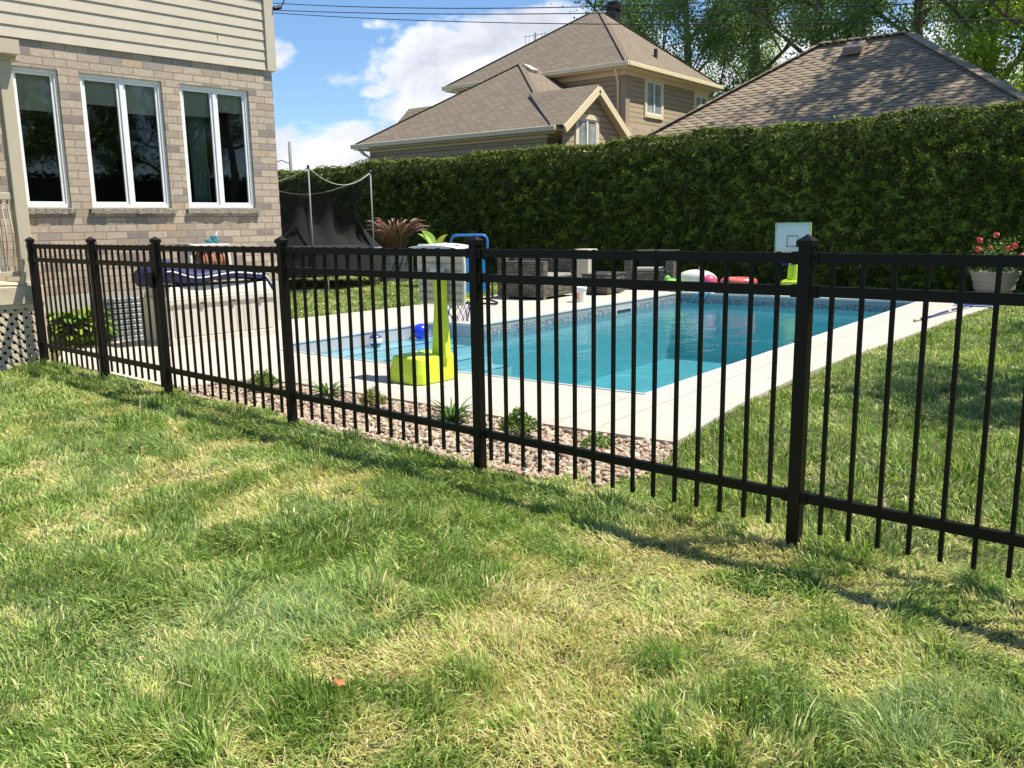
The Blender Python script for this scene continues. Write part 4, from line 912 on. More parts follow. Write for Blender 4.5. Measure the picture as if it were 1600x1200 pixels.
# ------------------------------------------------------------ basketball hoops
def hoop(loc, rz, label, scale=1.0, far=False):
    o = thing('basketball_hoop', label, 'basketball hoop', loc, rz, 'kids basketball hoops'); s = scale
    # base: a chunky water-filled foot, front towards +y
    mb = MB(); prof2 = [(-0.21, -0.24), (-0.10, -0.27), (0.16, -0.27), (0.21, -0.22), (0.21, 0.20), (0.14, 0.25), (-0.14, 0.25), (-0.21, 0.20)]
    n = len(prof2); top = [(x * 0.86, y * 0.86) for x, y in prof2]
    vs = [(x * s, y * s, 0.0) for x, y in prof2] + [(x * s * 0.97, y * s * 0.97, 0.09 * s) for x, y in prof2] + [(x * s, y * s, 0.225 * s) for x, y in top]
    fs = [tuple(range(n - 1, -1, -1)), tuple(range(2 * n, 3 * n))] + [(L * n + i, L * n + (i + 1) % n, (L + 1) * n + (i + 1) % n, (L + 1) * n + i) for L in (0, 1) for i in range(n)]
    mb.add(vs, fs); base = mb.build('base', M_LIME, o, bevel=0.02 * s, seg=3)
    
    # pole: two splayed legs meeting under the board
    px = 0.15 * s if not far else 0.0
    mb = MB()
    for q in (-1, 1): mb.add([(px + q * 0.012 * s, 0.02 * s, 0.20 * s), (px + q * 0.085 * s, 0.02 * s, 0.20 * s), (px + q * 0.085 * s, 0.09 * s, 0.20 * s), (px + q * 0.012 * s, 0.09 * s, 0.20 * s),
            (px + q * 0.010 * s, 0.04 * s, 0.74 * s), (px + q * 0.050 * s, 0.04 * s, 0.74 * s), (px + q * 0.050 * s, 0.09 * s, 0.74 * s), (px + q * 0.010 * s, 0.09 * s, 0.74 * s)],
            [(0, 3, 2, 1), (4, 5, 6, 7), (0, 1, 5, 4), (1, 2, 6, 5), (2, 3, 7, 6), (3, 0, 4, 7)])
    mb.box(px - 0.055 * s, px + 0.055 * s, 0.035 * s, 0.095 * s, 0.72 * s, 0.92 * s); mb.build('pole', M_LIME, o, bevel=0.006)
    # backboard, its top curving back over the pole
    B0, B1 = 0.64 * s, 1.10 * s; yb = 0.12 * s; hw = 0.275 * s
    mb = MB(); sec = [(B0, hw * 0.93, 0), (B0 + 0.1 * s, hw * 0.97, 0), (B1 - 0.12 * s, hw, 0), (B1, hw * 0.97, -0.005), (B1 + 0.05 * s, hw * 0.88, -0.02)]
    vs = []
    for (z, hw_, dy) in sec: vs += [(-hw_, yb + dy, z), (hw_, yb + dy, z), (hw_, yb + 0.03 * s + dy, z), (-hw_, yb + 0.03 * s + dy, z)]
    fs = [(0, 3, 2, 1), tuple(4 * (len(sec) - 1) + i for i in range(4))] + [(4 * L + i, 4 * L + (i + 1) % 4, 4 * L + 4 + (i + 1) % 4, 4 * L + 4 + i) for L in range(len(sec) - 1) for i in range(4)]
    mb.add(vs, fs); bd = mb.build('backboard', M_GPLAST if not far else M_WPLAST, o, bevel=0.008)
    if not far:
        mb = MB()
        for k_ in range(7): mb.box(-hw * 0.9, hw * 0.9, yb - 0.008, yb - 0.001, B0 + 0.035 * s + k_ * 0.062 * s, B0 + 0.035 * s + k_ * 0.062 * s + 0.010)
        mb.build('stiffening_rib', material('rib_grey', (0.36, 0.35, 0.30), 0.5), bd)
        # white moulded cap board lying over the top
        mb = MB(); vv = []
        for i in range(13):
            q = -1 + 2 * i / 12; z = 1.135 * s + 0.022 * s * (1 - q * q); vv += [(q * hw * 1.02, yb - 0.10 * s, z - 0.012), (q * hw * 1.02, yb + 0.10 * s, z), (q * hw * 1.02, yb + 0.10 * s, z - 0.032 * s - 0.006), (q * hw * 1.02, yb - 0.10 * s, z - 0.03 * s - 0.018)]
        mb.add(vv, [(4 * i + j, 4 * i + 4 + j, 4 * i + 4 + (j + 1) % 4, 4 * i + (j + 1) % 4) for i in range(12) for j in range(4)] + [(0, 1, 2, 3), (51, 50, 49, 48)]); mb.build('top_board', M_WPLAST, o, bevel=0.006)
        MB().box(-0.07 * s, 0.07 * s, yb - 0.05 * s, yb - 0.009, B0 + 0.22 * s, B0 + 0.31 * s).build('bracket', M_WPLAST, o, bevel=0.01)
    else:
        fy = yb + 0.03 * s + 0.003
        mb = MB(); mb.box(-0.09 * s, 0.09 * s, fy, fy + 0.003, B0 + 0.30 * s, B0 + 0.31 * s); mb.box(-0.09 * s, 0.09 * s, fy, fy + 0.003, B0 + 0.13 * s, B0 + 0.14 * s)
        for q in (-0.09, 0.08): mb.box(q * s, (q + 0.01) * s, fy, fy + 0.003, B0 + 0.14 * s, B0 + 0.30 * s)
        mb.build('target_square', material('dark_line', (0.03, 0.035, 0.04), 0.5), bd)
        mb = MB(); mb.box(-hw * 0.96, hw * 0.96, fy, fy + 0.006, B0 + 0.0, B0 + 0.05 * s); mb.build('green_band', M_LIME, bd)
        mb = MB(); mb.box(-hw * 1.04, -hw * 0.99, yb, fy + 0.004, B0, B1); mb.box(hw * 0.99, hw * 1.04, yb, fy + 0.004, B0, B1); mb.box(-hw * 0.99, hw * 0.99, yb, fy + 0.004, B1 + 0.051 * s, B1 + 0.062 * s); mb.box(-hw * 1.04, -hw * 0.9, yb, fy + 0.004, B1, B1 + 0.055 * s); mb.box(hw * 0.9, hw * 1.04, yb, fy + 0.004, B1, B1 + 0.055 * s); mb.build('edge', material('pale_green_edge', (0.45, 0.62, 0.32), 0.4), bd)
    ry = yb + 0.20 * s; rz_ = B0 + 0.03 * s
    mb = MB(); mb.tube([(0.13 * s * math.cos(a), ry + 0.13 * s * math.sin(a), rz_) for a in [2 * math.pi * i / 24 for i in range(25)]], 0.008 * s, 8, cap=False); mb.box(-0.03 * s, 0.03 * s, yb + 0.03 * s, ry - 0.12 * s, rz_ - 0.02, rz_ + 0.02)
    mb.build('rim', M_LIME, o)
    mb = MB(); n = 12
    for i in range(n):
        for sg in (-1, 1):
            pts = []
            for k_ in range(6):
                a = 2 * math.pi * (i + sg * k_ * 0.35) / n; rr = (0.13 - 0.008 * k_) * s; pts.append((rr * math.cos(a), ry + rr * math.sin(a), rz_ - 0.038 * k_ * s + random.uniform(-.006, .006)))
            mb.tube(pts, 0.0030 * s, 5)
    mb.build('net', material('blue_net', (0.015, 0.03, 0.26), 0.7), o)
    if not far:
        for c_ in o.children:
            if c_.name.split('.')[0] in ('backboard', 'top_board', 'bracket', 'rim', 'net'): c_.location.x += 0.10
    return o
hoop((-5.06, 5.37, 0.03), R(-2), 'lime green basketball hoop beside the pool steps, seen from behind')
hoop((-5.36, 15.2, 0.03), R(184), 'lime basketball hoop with white backboard at the far end of the pool', 1.07, True)

# ------------------------------------------------------------ balls in the water
mb = MB(); mb.ball((0, 0, 0), 0.105, 28, 18); o = mb.build('ball', material('blue_ball_vinyl', (0.02, 0.045, 0.72), 0.25, 0.03, bump=0), smooth=True); o.location = (-7.90, 8.33, WZ + 0.085)
tag(o, 'glossy plain blue ball floating in the step bay', 'ball')
stp = thing('beach_ball', 'smaller navy and white striped ball floating left of the blue ball', 'ball', (-7.92, 7.52, WZ + 0.06))
def bmat():
    m = bpy.data.materials.new('striped_ball'); m.use_nodes = True; t = NT(m.node_tree); p = t.n['Principled BSDF']
    s = t.new('ShaderNodeSeparateXYZ'); t.l.new(t.new('ShaderNodeTexCoord').outputs['Object'], s.inputs[0])
    b1 = t.math('GREATER_THAN', t.math('ABSOLUTE', s.outputs[2]), 0.032); t.l.new(t.mix(b1, (0.8, 0.8, 0.8), (0.05, 0.06, 0.25)), p.inputs['Base Color']); p.inputs['Roughness'].default_value = 0.3; return m
MB().ball((0, 0, 0), 0.085, 26, 18).build('shell', bmat(), stp, smooth=True)

# ------------------------------------------------------------ floats and toys at the far end
PZ = 0.03
m_lg = material('light_green_vinyl', (0.22, 0.55, 0.10), 0.3, 0.05, bump=0.3, bscale=9, bdist=0.03); m_wv = material('white_vinyl_float', (0.80, 0.76, 0.66), 0.3, 0.04, bump=0.3, bscale=7, bdist=0.03)
m_pk = material('pink_vinyl', (0.75, 0.10, 0.22), 0.3, 0.04, bump=0.2, bscale=8, bdist=0.02); m_cr = material('coral_vinyl', (0.70, 0.14, 0.13), 0.3, 0.05, bump=0.3, bscale=8, bdist=0.03)
ft = thing('crocodile_float', 'green inflatable float nearest the wicker chairs', 'pool float', (-7.60, 14.86, PZ))
mb = MB(); mb.ball((0.0, 0.05, 0.12), 0.16, 18, 12, (1.25, 1.1, 0.72)); mb.ball((0.25, -0.16, 0.06), 0.10, 16, 10, (1.5, 0.8, 0.6)); mb.ball((-0.05, 0.0, 0.23), 0.06, 12, 8); mb.build('body', m_lg, ft, smooth=True)
mb = MB(); mb.tube([(0.36, -0.2, 0.05), (0.42, -0.24, -0.06)], [0.03, 0.01], 8); mb.build('snout', m_lg, ft, smooth=True)
mb = MB()
for i in range(5): mb.ball((-0.1 + i * 0.03, 0.02, 0.245 - i * 0.012), 0.018, 8, 6)
mb.build('scale', material('yellow_vinyl', (0.7, 0.6, 0.08), 0.3), ft, smooth=True)
ft = thing('unicorn_float', 'white inflatable float with pink end and pointed ear', 'pool float', (-7.22, 15.22, PZ))
mb = MB(); mb.ball((0, 0, 0.20), 0.20, 24, 14, (2.05, 1.0, 0.95)); mb.build('body', m_wv, ft, smooth=True)
mb = MB(); mb.ball((0.27, -0.03, 0.17), 0.15, 20, 12, (1.0, 1.12, 0.98)); mb.build('face', m_pk, ft, smooth=True)
mb = MB(); mb.lathe([(0.045, 0.37), (0.03, 0.42), (0.002, 0.48)], 0.08, -0.02, 10); mb.build('ear', material('grey_ear', (0.5, 0.5, 0.5), 0.5), ft)
ft = thing('ring_float', 'coral red inflatable ring lying beside the white float', 'pool float', (-6.28, 14.98, PZ))
mb = MB(); rr = 0.26
for j in range(2): mb.tube([(rr * math.cos(a), rr * 0.85 * math.sin(a), 0.075 + 0.125 * j) for a in [2 * math.pi * i / 26 for i in range(27)]], 0.075, 12, cap=False)
mb.build('tube', m_cr, ft, smooth=True); MB().ball((0, 0, 0.06), 0.2, 16, 8, (1, 0.85, 0.15)).build('floor', material('orange_vinyl', (0.75, 0.28, 0.06), 0.4), ft, smooth=True)
ft = thing('squid_toy', 'light blue toy with three curved tentacles hanging over the pool edge', 'pool toy', (-6.72, 14.62, PZ))
mb = MB(); mb.ball((0, 0.06, 0.05), 0.07, 14, 8, (1.4, 1, 0.6)); mb.build('body', material('sky_blue_foam', (0.12, 0.42, 0.60), 0.5), ft, smooth=True)
for i in range(3): MB().tube([(-0.09 + 0.09 * i + 0.02, 0.02, 0.06), (-0.10 + 0.09 * i, -0.06, 0.055), (-0.14 + 0.09 * i, -0.13, -0.02), (-0.21 + 0.09 * i, -0.16, -0.11)], [0.022, 0.022, 0.02, 0.014], 8).build('tentacle', MATS['sky_blue_foam'], ft, smooth=True)
ft = MB().tube([(-0.25, 0.03, 0.035), (-0.05, 0.0, 0.035), (0.2, -0.01, 0.035)], 0.035, 10).build('pool_noodle', material('cobalt_foam', (0.02, 0.12, 0.6), 0.6), smooth=True); ft.location = (-6.98, 14.86, PZ); tag(ft, 'short cobalt blue pool noodle lying before the white float', 'pool noodle')
ft = MB().tube([(-0.22, 0.0, 0.03), (0.0, 0.02, 0.03), (0.22, 0.0, 0.03)], 0.03, 10).build('pool_noodle', material('mustard_foam', (0.5, 0.38, 0.05), 0.6), smooth=True); ft.location = (-7.40, 14.82, PZ); tag(ft, 'mustard yellow pool noodle between green and white floats', 'pool noodle')

# pool brush on its pole
rk = thing('pool_brush', 'blue pool brush with long navy pole lying on the right patio edge', 'pool brush', (-2.30, 14.18, PZ))
mb = MB(); a = Vector((-0.27, -2.45, 0.02)); b = Vector((0.0, -0.05, 0.045)); mb.tube([a + (b - a) * 0.07, b], 0.016, 10); mb.build('pole', material('navy_pole', (0.02, 0.05, 0.20), 0.35), rk, smooth=True)
MB().tube([a, a + (b - a) * 0.07], 0.018, 10).build('grip', material('tan_grip', (0.5, 0.42, 0.25), 0.6), rk, smooth=True)
MB().tube([a + (b - a) * 0.52, a + (b - a) * 0.56], 0.019, 10).build('collar', M_VINYL, rk, smooth=True)
mb = MB(); mb.box(-0.27, 0.27, -0.05, 0.06, 0.02, 0.075); mb.box(-0.22, 0.22, 0.06, 0.13, 0.015, 0.04); mb.build('head', material('blue_brush', (0.015, 0.16, 0.60), 0.4), rk, bevel=0.012)

# bucket
bk = thing('bucket', 'white plastic bucket with orange label on the patio', 'bucket', (-7.86, 12.15, PZ), R(-30))
MB().lathe([(0.088, 0), (0.105, 0.20), (0.112, 0.20), (0.114, 0.23), (0.106, 0.235), (0.10, 0.232)], n=28).build('pail', M_WPLAST, bk, smooth=False)
MB().lathe([(0.117, 0.222), (0.117, 0.245), (0.11, 0.25), (0.0, 0.25)], n=28).build('lid', M_VINYL, bk)
mb = MB(); vv = []
for i in range(7):
    a = R(-100 + i * 10)
    for z in (0.05, 0.15): r_ = 0.0895 + 0.085 * z + 0.002; vv.append((r_ * math.cos(a), r_ * math.sin(a), z))
mb.add(vv, [(2 * i, 2 * i + 2, 2 * i + 3, 2 * i + 1) for i in range(6)]); mb.build('label', material('orange_label', (0.75, 0.25, 0.04), 0.5), bk)

# ------------------------------------------------------------ wicker furniture
def armchair(loc, rz, w_, label, depth=0.78, group='wicker seats by the pool'):
    """opens towards local +x; width along y"""
    o = thing('wicker_armchair', label, 'wicker armchair', loc, rz, group); h = w_ / 2; d = depth
    MB().box(-d + 0.004, -0.004, -h + 0.153, h - 0.153, 0.045, 0.34).build('seat_base', M_WICKER, o, bevel=0.01)
    for sg in (-1, 1):
        y0, y1 = (sg * h, sg * (h - 0.15)) if sg < 0 else (h - 0.15, h)
        MB().box(-d, 0, min(y0, y1), max(y0, y1), 0.04, 0.66).build('armrest', M_WICKER, o, bevel=0.015)
    MB().box(-d - 0.14, -d - 0.003, -h, h, 0.04, 0.74).build('backrest', M_WICKER, o, bevel=0.015)
    MB().box(-d + 0.03, -0.02, -h + 0.16, h - 0.16, 0.345, 0.42).build('seat_cushion', material('grey_seat_top', (0.25, 0.245, 0.22), 0.9), o, bevel=0.03)
    MB().box(-d + 0.004, -d + 0.12, -h + 0.16, h - 0.16, 0.425, 0.72).build('back_cushion', M_DARKCUSH, o, bevel=0.03)
    for x in (-d + 0.03, -0.05):
        for y in (-h + 0.05, h - 0.09): MB().box(x, x + 0.04, y, y + 0.04, 0, 0.05).build('foot', M_STEEL, o)
    return o
armchair((-8.60, 12.68, PZ), R(4), 1.18, 'wide grey wicker seat nearest the camera, left of the bucket', 0.82)
armchair((-8.05, 14.85, PZ), R(-72), 0.95, 'grey wicker armchair at the far pool corner, facing the camera', 0.66)
wt = thing('wicker_table', 'low grey wicker coffee table with dark glass top between the seats', 'table', (-8.40, 13.78, PZ), R(4))
MB().box(-0.26, 0.26, -0.36, 0.36, 0.02, 0.36).build('base', M_WICKER, wt, bevel=0.01); MB().box(-0.28, 0.28, -0.38, 0.38, 0.362, 0.385).build('top', material('grey_glass_top', (0.12, 0.13, 0.13), 0.15), wt, bevel=0.004)
bn = thing('storage_bin', 'narrow upright beige bin standing behind the wicker table', 'bin', (-9.28, 14.55, PZ))
MB().box(-0.14, 0.14, -0.14, 0.14, 0.0, 0.74, taper=-0.01).build('body', M_RESIN, bn, bevel=0.01); MB().box(-0.17, 0.17, -0.17, 0.17, 0.741, 0.785).build('lid', M_RESIN, bn, bevel=0.012)

# blue tubular chair on a black ring base
ch = thing('sling_chair', 'blue tubular sling chair on a black rocking base beside the pool', 'chair', (-9.19, 10.9, PZ), R(38))
def arch(w_, z0, z1, r_, y0=0.0, lean=0.0):
    p = [(-w_, y0, z0), (-w_, y0 + lean * (z1 - z0 - r_), z1 - r_)] + [(-w_ + r_ * (1 - math.cos(a)), y0 + lean * (z1 - z0), z1 - r_ * (1 - math.sin(a))) for a in (0.5, 1.0, 1.57)]
    return p + [(-x, y, z) for x, y, z in reversed(p)]
MB().tube(arch(0.295, 0.82, 1.13, 0.09), 0.021, 10).build('top_bar', M_BLUE, ch, smooth=True)
for q in (-1, 1): MB().tube([(q * 0.295, 0, 0.03), (q * 0.295, 0, 0.83)], 0.019, 10).build('upright', M_VINYL, ch, smooth=True)
mb = MB(); mb.add([(-0.275, -0.012, 0.5), (0.275, -0.012, 0.5), (0.275, -0.012, 0.68), (0.20, -0.012, 0.76), (-0.20, -0.012, 0.76), (-0.275, -0.012, 0.68)], [(0, 1, 2, 3, 4, 5)]); mb.add([(-0.275, -0.012, 0.42), (0.275, -0.012, 0.42), (0.235, -0.012, 0.20), (-0.235, -0.012, 0.20)], [(3, 2, 1, 0)])
mb.build('sling', material('bright_blue_cloth', (0.01, 0.30, 0.72), 0.7), ch).modifiers.new('thick', 'SOLIDIFY').thickness = 0.02
mb = MB(); mb.tube([(0.44 * math.cos(a), 0.02 + 0.50 * math.sin(a), 0.02 + 0.05 * abs(math.sin(a)) ** 3) for a in [2 * math.pi * i / 30 for i in range(31)]], 0.016, 8, cap=False); mb.build('base_ring', M_BLACK, ch, smooth=True)
for q in (-1, 1): MB().tube([(q * 0.34, 0.42, 0.05), (q * 0.36, 0.2, 0.34), (q * 0.36, -0.1, 0.40), (q * 0.37, 0.0, 0.10)], 0.012, 8).build('strut', M_BLACK, ch, smooth=True)

# ------------------------------------------------------------ potted plants
def rose_pot(loc):
    o = thing('flower_pot', 'round grey pot with a pink flowering rose bush before the hedge', 'potted plant', loc)
    MB().lathe([(0.23, 0), (0.27, 0.16), (0.30, 0.17), (0.31, 0.30), (0.33, 0.31), (0.345, 0.40), (0.36, 0.41), (0.365, 0.46), (0.34, 0.465), (0.33, 0.42)], n=36).build('pot', material('grey_stone_pot', (0.25, 0.24, 0.215), 0.7, 0.08, 5), o)
    MB().lathe([(0.33, 0.415), (0.0, 0.43)], n=24, cap=False).build('soil', material('pot_soil', (0.05, 0.04, 0.03), 1), o)
    mb = MB(); tips = []
    for i in range(22):
        a = random.uniform(0, 6.28); r_ = random.uniform(0.1, 0.42); tip = Vector((r_ * math.cos(a), r_ * math.sin(a), random.uniform(0.62, 1.0) - r_ * 0.2)); tips.append(tip)
        mb.tube([(0.05 * math.cos(a), 0.05 * math.sin(a), 0.42), (tip.x * 0.5, tip.y * 0.5, 0.42 + (tip.z - 0.42) * 0.6), tip], [0.008, 0.006, 0.003], 5)
    mb.build('stems', material('rose_stem', (0.07, 0.10, 0.03), 0.7), o)
    mb = MB()
    for i in range(900):
        tp = random.choice(tips) * random.uniform(0.62, 1.03); q = tp + Vector((random.gauss(0, .05), random.gauss(0, .05), random.gauss(0, .05))); q.z = max(q.z, 0.47)
        nn = Vector((random.gauss(0, 1), random.gauss(0, 1), random.gauss(.8, 1))).normalized(); u = nn.orthogonal().normalized(); v = nn.cross(u); l = random.uniform(.035, .065)
        mb.add([q - u * l / 2, q - v * l * .3, q + u * l / 2, q + v * l * .3], [(0, 1, 2, 3)], tuple(x * random.uniform(.7, 1.3) for x in random.choice([(0.07, .14, .03), (.10, .19, .04), (.16, .24, .06)])))
    mb.build('leaves', M_PLANT, o)
    for (x, y, z, r_) in ((-0.24, -.14, .95, .055), (-0.02, -.06, 1.03, .055), (-.26, -.1, .80, .06), (-.08, -.16, .82, .055), (.16, -.12, .80, .07), (.25, -.1, .86, .06), (.38, -.1, .70, .065), (.44, -.05, .68, .05)):
        mb = MB()
        for i in range(34):
            d = Vector((random.gauss(0, 1), random.gauss(0, 1), random.gauss(.2, 1))).normalized(); q = Vector((x, y, z)) + d * r_ * 0.55; u = d.orthogonal().normalized(); v = d.cross(u); l = r_ * 0.8; d2 = d * l * 0.35
            mb.add([q - u * l / 2 + d2, q - v * l * .45, q + u * l / 2 + d2, q + v * l * .45], [(0, 1, 2, 3)], tuple(c * random.uniform(.8, 1.2) for c in random.choice([(.75, .09, .13), (.80, .16, .19), (.62, .05, .10)])))
        mb.build('blossom', M_PLANT, o)
rose_pot((-2.31, 15.82, 0.0))

gp = thing('fountain_grass', 'purple fountain grass with drooping plumes in a square slate planter', 'potted plant', (-14.95, 14.95, 0), R(-35))
MB().box(-0.37, 0.37, -0.37, 0.37, 0.0, 0.68).build('planter', brick_mat('slate_planter', 0.5, 0.22, 0.01, [(0, (0.10, 0.105, 0.11)), (1, (0.16, 0.165, 0.17))], (0.05, 0.05, 0.05)), gp, bevel=0.01)
mb = MB(); plumes = MB()
for i in range(420):
    a = random.uniform(0, 6.28); r_ = random.uniform(0, .28); L = random.uniform(.45, .85); out = random.uniform(.15, .65)
    b = Vector((r_ * math.cos(a), r_ * math.sin(a), .68)); m1 = b + Vector((math.cos(a) * out * .35, math.sin(a) * out * .35, L * .75)); e = b + Vector((math.cos(a) * out, math.sin(a) * out, L * (1 - .35 * out)))
    sd = Vector((-math.sin(a), math.cos(a), 0)) * .006; col = tuple(x * random.uniform(.7, 1.3) for x in random.choice([(.16, .08, .05), (.24, .14, .07), (.10, .05, .045), (.28, .20, .10)]))
    mb.add([b - sd, b + sd, m1 + sd, m1 - sd, e], [(0, 1, 2, 3), (3, 2, 4)], col)
for i in range(75):
    a = random.uniform(0, 6.28); out = random.uniform(.25, .85); L = random.uniform(.55, .92)
    b = Vector((math.cos(a) * .1, math.sin(a) * .1, .7)); pts = [b + Vector((math.cos(a) * out * s ** 1.6, math.sin(a) * out * s ** 1.6, L * (1.25 * s - .35 * s ** 3))) for s in (0, .3, .55, .7, .8, .9, 1.0)]
    pts[-1] = pts[-1] + Vector((math.cos(a) * .03, math.sin(a) * .03, -.03))
    plumes.tube(pts[:4], .003, 4, col=(.2, .12, .08)); plumes.tube(pts[3:], [.008, .019, .017, .006], 6, col=tuple(x * random.uniform(.8, 1.2) for x in random.choice([(.26, .12, .10), (.34, .20, .15), (.24, .10, .10), (.45, .36, .28)])))
mb.build('blades', M_PLANT, gp); plumes.build('plumes', M_PLANT, gp, smooth=True)
cn = thing('canna_plant', 'bright green broad leaved canna in a pot behind the hoop backboard', 'potted plant', (-12.75, 14.0, 0))
MB().lathe([(0.2, 0), (0.26, 0.4), (0.28, 0.4), (0.28, 0.44), (0.25, 0.44)], n=24).build('pot', material('black_pot', (0.03, 0.03, 0.03), 0.5), cn)
mb = MB()
for (a, L, w_, lf) in ((2.9, .55, .24, 2.0), (3.4, .42, .2, 2.2), (-.3, .5, .17, 1.9), (.4, .42, .15, 1.5), (1.6, .4, .15, 1.6), (4.4, .40, .16, 1.4), (5.3, .3, .15, 1.3), (2.4, .35, .16, 1.0)):
    strap_leaf(mb, (0.02 * math.cos(a), 0.02 * math.sin(a), .66), (math.cos(a), math.sin(a), 0), L, w_, random.choice([(.26, .42, .07), (.34, .48, .10)]), arch=0.5, lift=lf * .75, n=8, fold=.35)
mb.build('leaves', M_PLANT, cn)
MB().tube([(0, 0, 0.42), (0, 0, .95)], 0.02, 8).build('stem', material('green_stem', (.1, .18, .04), .6), cn)

# small shrubs in the gravel bed
def boxwood(x, y, r_, h_, label, n=900, pal_=((.06, .13, .02), (.10, .19, .03), (.18, .28, .05), (.26, .34, .07))):
    o = thing('boxwood_shrub', label, 'shrub', (x, y, 0), group='small shrubs in the gravel bed')
    rr = np.random.default_rng(int(abs(x) * 1000)); d = rand_dirs(n, rr); d[:, 2] = np.abs(d[:, 2]) * 1.0 - .15
    lump = 1 + .18 * np.sin(d[:, 0] * 5 + x) * np.cos(d[:, 1] * 6 + y) + .12 * np.sin(d[:, 2] * 9)
    P = d * (rr.uniform(.45, 1, n) ** .5 * lump)[:, None] * np.array((r_, r_, h_ * .62)) + np.array((0, 0, h_ * .42))
    nn = d + rr.normal(0, .6, (n, 3)); nn /= np.linalg.norm(nn, axis=1)[:, None]
    c = np.array(pal_)[np.clip((rr.normal(1.3, 1.0, n) + (P[:, 2] / h_ - .4) * 1.6).astype(int), 0, 3)] * rr.uniform(.8, 1.2, n)[:, None]
    v, f, cc = leaf_cards(P, nn, rr.uniform(.014, .026, n), c, .6, rr); np_mesh('leaves', v, [f], M_PLANT, cc, o)
    mb = MB()
    for i in range(7): a = i * .9; mb.tube([(0, 0, 0), (r_ * .5 * math.cos(a), r_ * .5 * math.sin(a), h_ * .55)], [.006, .003], 5)
    mb.build('stem', M_BARK, o)
boxwood(-5.86, 4.30, .125, .20, 'rounded boxwood farthest left in the gravel, by the fourth post', 1300)
boxwood(-4.54, 4.26, .095, .20, 'small yellowish boxwood in front of the lime hoop base', 800, ((.10, .13, .03), (.17, .19, .04), (.26, .27, .06), (.33, .33, .09)))
boxwood(-3.16, 4.18, .115, .22, 'dense boxwood just right of the middle fence post', 1300)
boxwood(-2.66, 4.30, .10, .10, 'low green sprouts in the gravel nearest the right end of the bed', 420, ((.07, .15, .02), (.11, .22, .03), (.17, .30, .05), (.2, .32, .06)))
def daylily(x, y, L, n, label, flower=False):
    o = thing('daylily', label, 'plant', (x, y, 0), group='small shrubs in the gravel bed'); mb = MB()
    for i in range(n):
        a = random.uniform(0, 6.28); strap_leaf(mb, (.02 * math.cos(a), .02 * math.sin(a), .01), (math.cos(a), math.sin(a), 0), L * random.uniform(.6, 1.1), .014, random.choice([(.05, .13, .02), (.08, .18, .03), (.12, .22, .04)]), arch=.9 * random.uniform(.6, 1.2), lift=1.3 * random.uniform(.7, 1.2))
    mb.build('leaves', M_PLANT, o)
    if flower:
        mb = MB()
        for i in range(5):
            c = Vector((random.uniform(-.09, .03), random.uniform(-.05, .05), .26 + random.uniform(-.02, .02)))
            for k_ in range(6): a = k_ * 1.047; mb.add([c, c + Vector((.02 * math.cos(a - .4), .02 * math.sin(a - .4), .01)), c + Vector((.04 * math.cos(a), .04 * math.sin(a), .012)), c + Vector((.02 * math.cos(a + .4), .02 * math.sin(a + .4), .01))], [(0, 1, 2, 3)], (.85, .83, .78))
        mb.build('blossoms', M_PLANT, o)
daylily(-5.22, 4.42, .20, 60, 'dark green narrow leaved plant between the two left boxwoods')
daylily(-3.82, 4.30, .20, 80, 'narrow leaved plant with white flowers left of the middle post', True)

# ------------------------------------------------------------ trampoline with net
tr = thing('trampoline', 'round trampoline with slack black safety net at the hedge corner', 'trampoline', (-15.95, 12.60, 0))
RT = 2.07; angs = [R(-25), R(21), R(165), R(225), R(280)]
mb = MB(); mb.tube([(RT * math.cos(a), RT * math.sin(a), 0.83) for a in [2 * math.pi * i / 48 for i in range(49)]], 0.028, 8, cap=False); mb.build('rim', M_STEEL, tr, smooth=True)
mb = MB(); mb.lathe([(RT - .05, .835), (0.0, .82)], n=40, cap=False); mb.build('mat', material('black_mat', (.015, .015, .015), .8), tr)
mb = MB(); mb.lathe([(RT + .01, .81), (RT - .02, .30)], n=48, cap=False); mb.build('skirt', material('black_skirt', (.012, .012, .013), .9), tr)
m_net = bpy.data.materials.new('black_safety_net'); m_net.use_nodes = True; t = NT(m_net.node_tree); p = t.n['Principled BSDF']; p.inputs['Base Color'].default_value = (.016, .016, .017, 1); p.inputs['Roughness'].default_value = .9
tb = t.new('ShaderNodeBsdfTransparent'); mx = t.new('ShaderNodeMixShader', ins={0: .62}); t.l.new(tb.outputs[0], mx.inputs[1]); t.l.new(p.outputs[0], mx.inputs[2]); t.l.new(mx.outputs[0], t.n['Material Output'].inputs[0])
tops = []
for i, a in enumerate(angs):
    zt = 2.50 if i != 1 else 2.45; px_, py_ = (RT + .03) * math.cos(a), (RT + .03) * math.sin(a)
    MB().tube([(px_, py_, 0), (px_, py_, zt)], .016, 8).build('pole', material('dull_grey_pole', (.22, .225, .23), .6), tr, smooth=True)
    MB().tube([(px_, py_, zt - .02), (px_, py_, zt + .05)], .026, 8).build('pole_cap', material('dark_blue_cap', (.01, .06, .22), .5), tr, smooth=True); tops.append(Vector((px_, py_, zt)))
net = MB(); rope = MB()
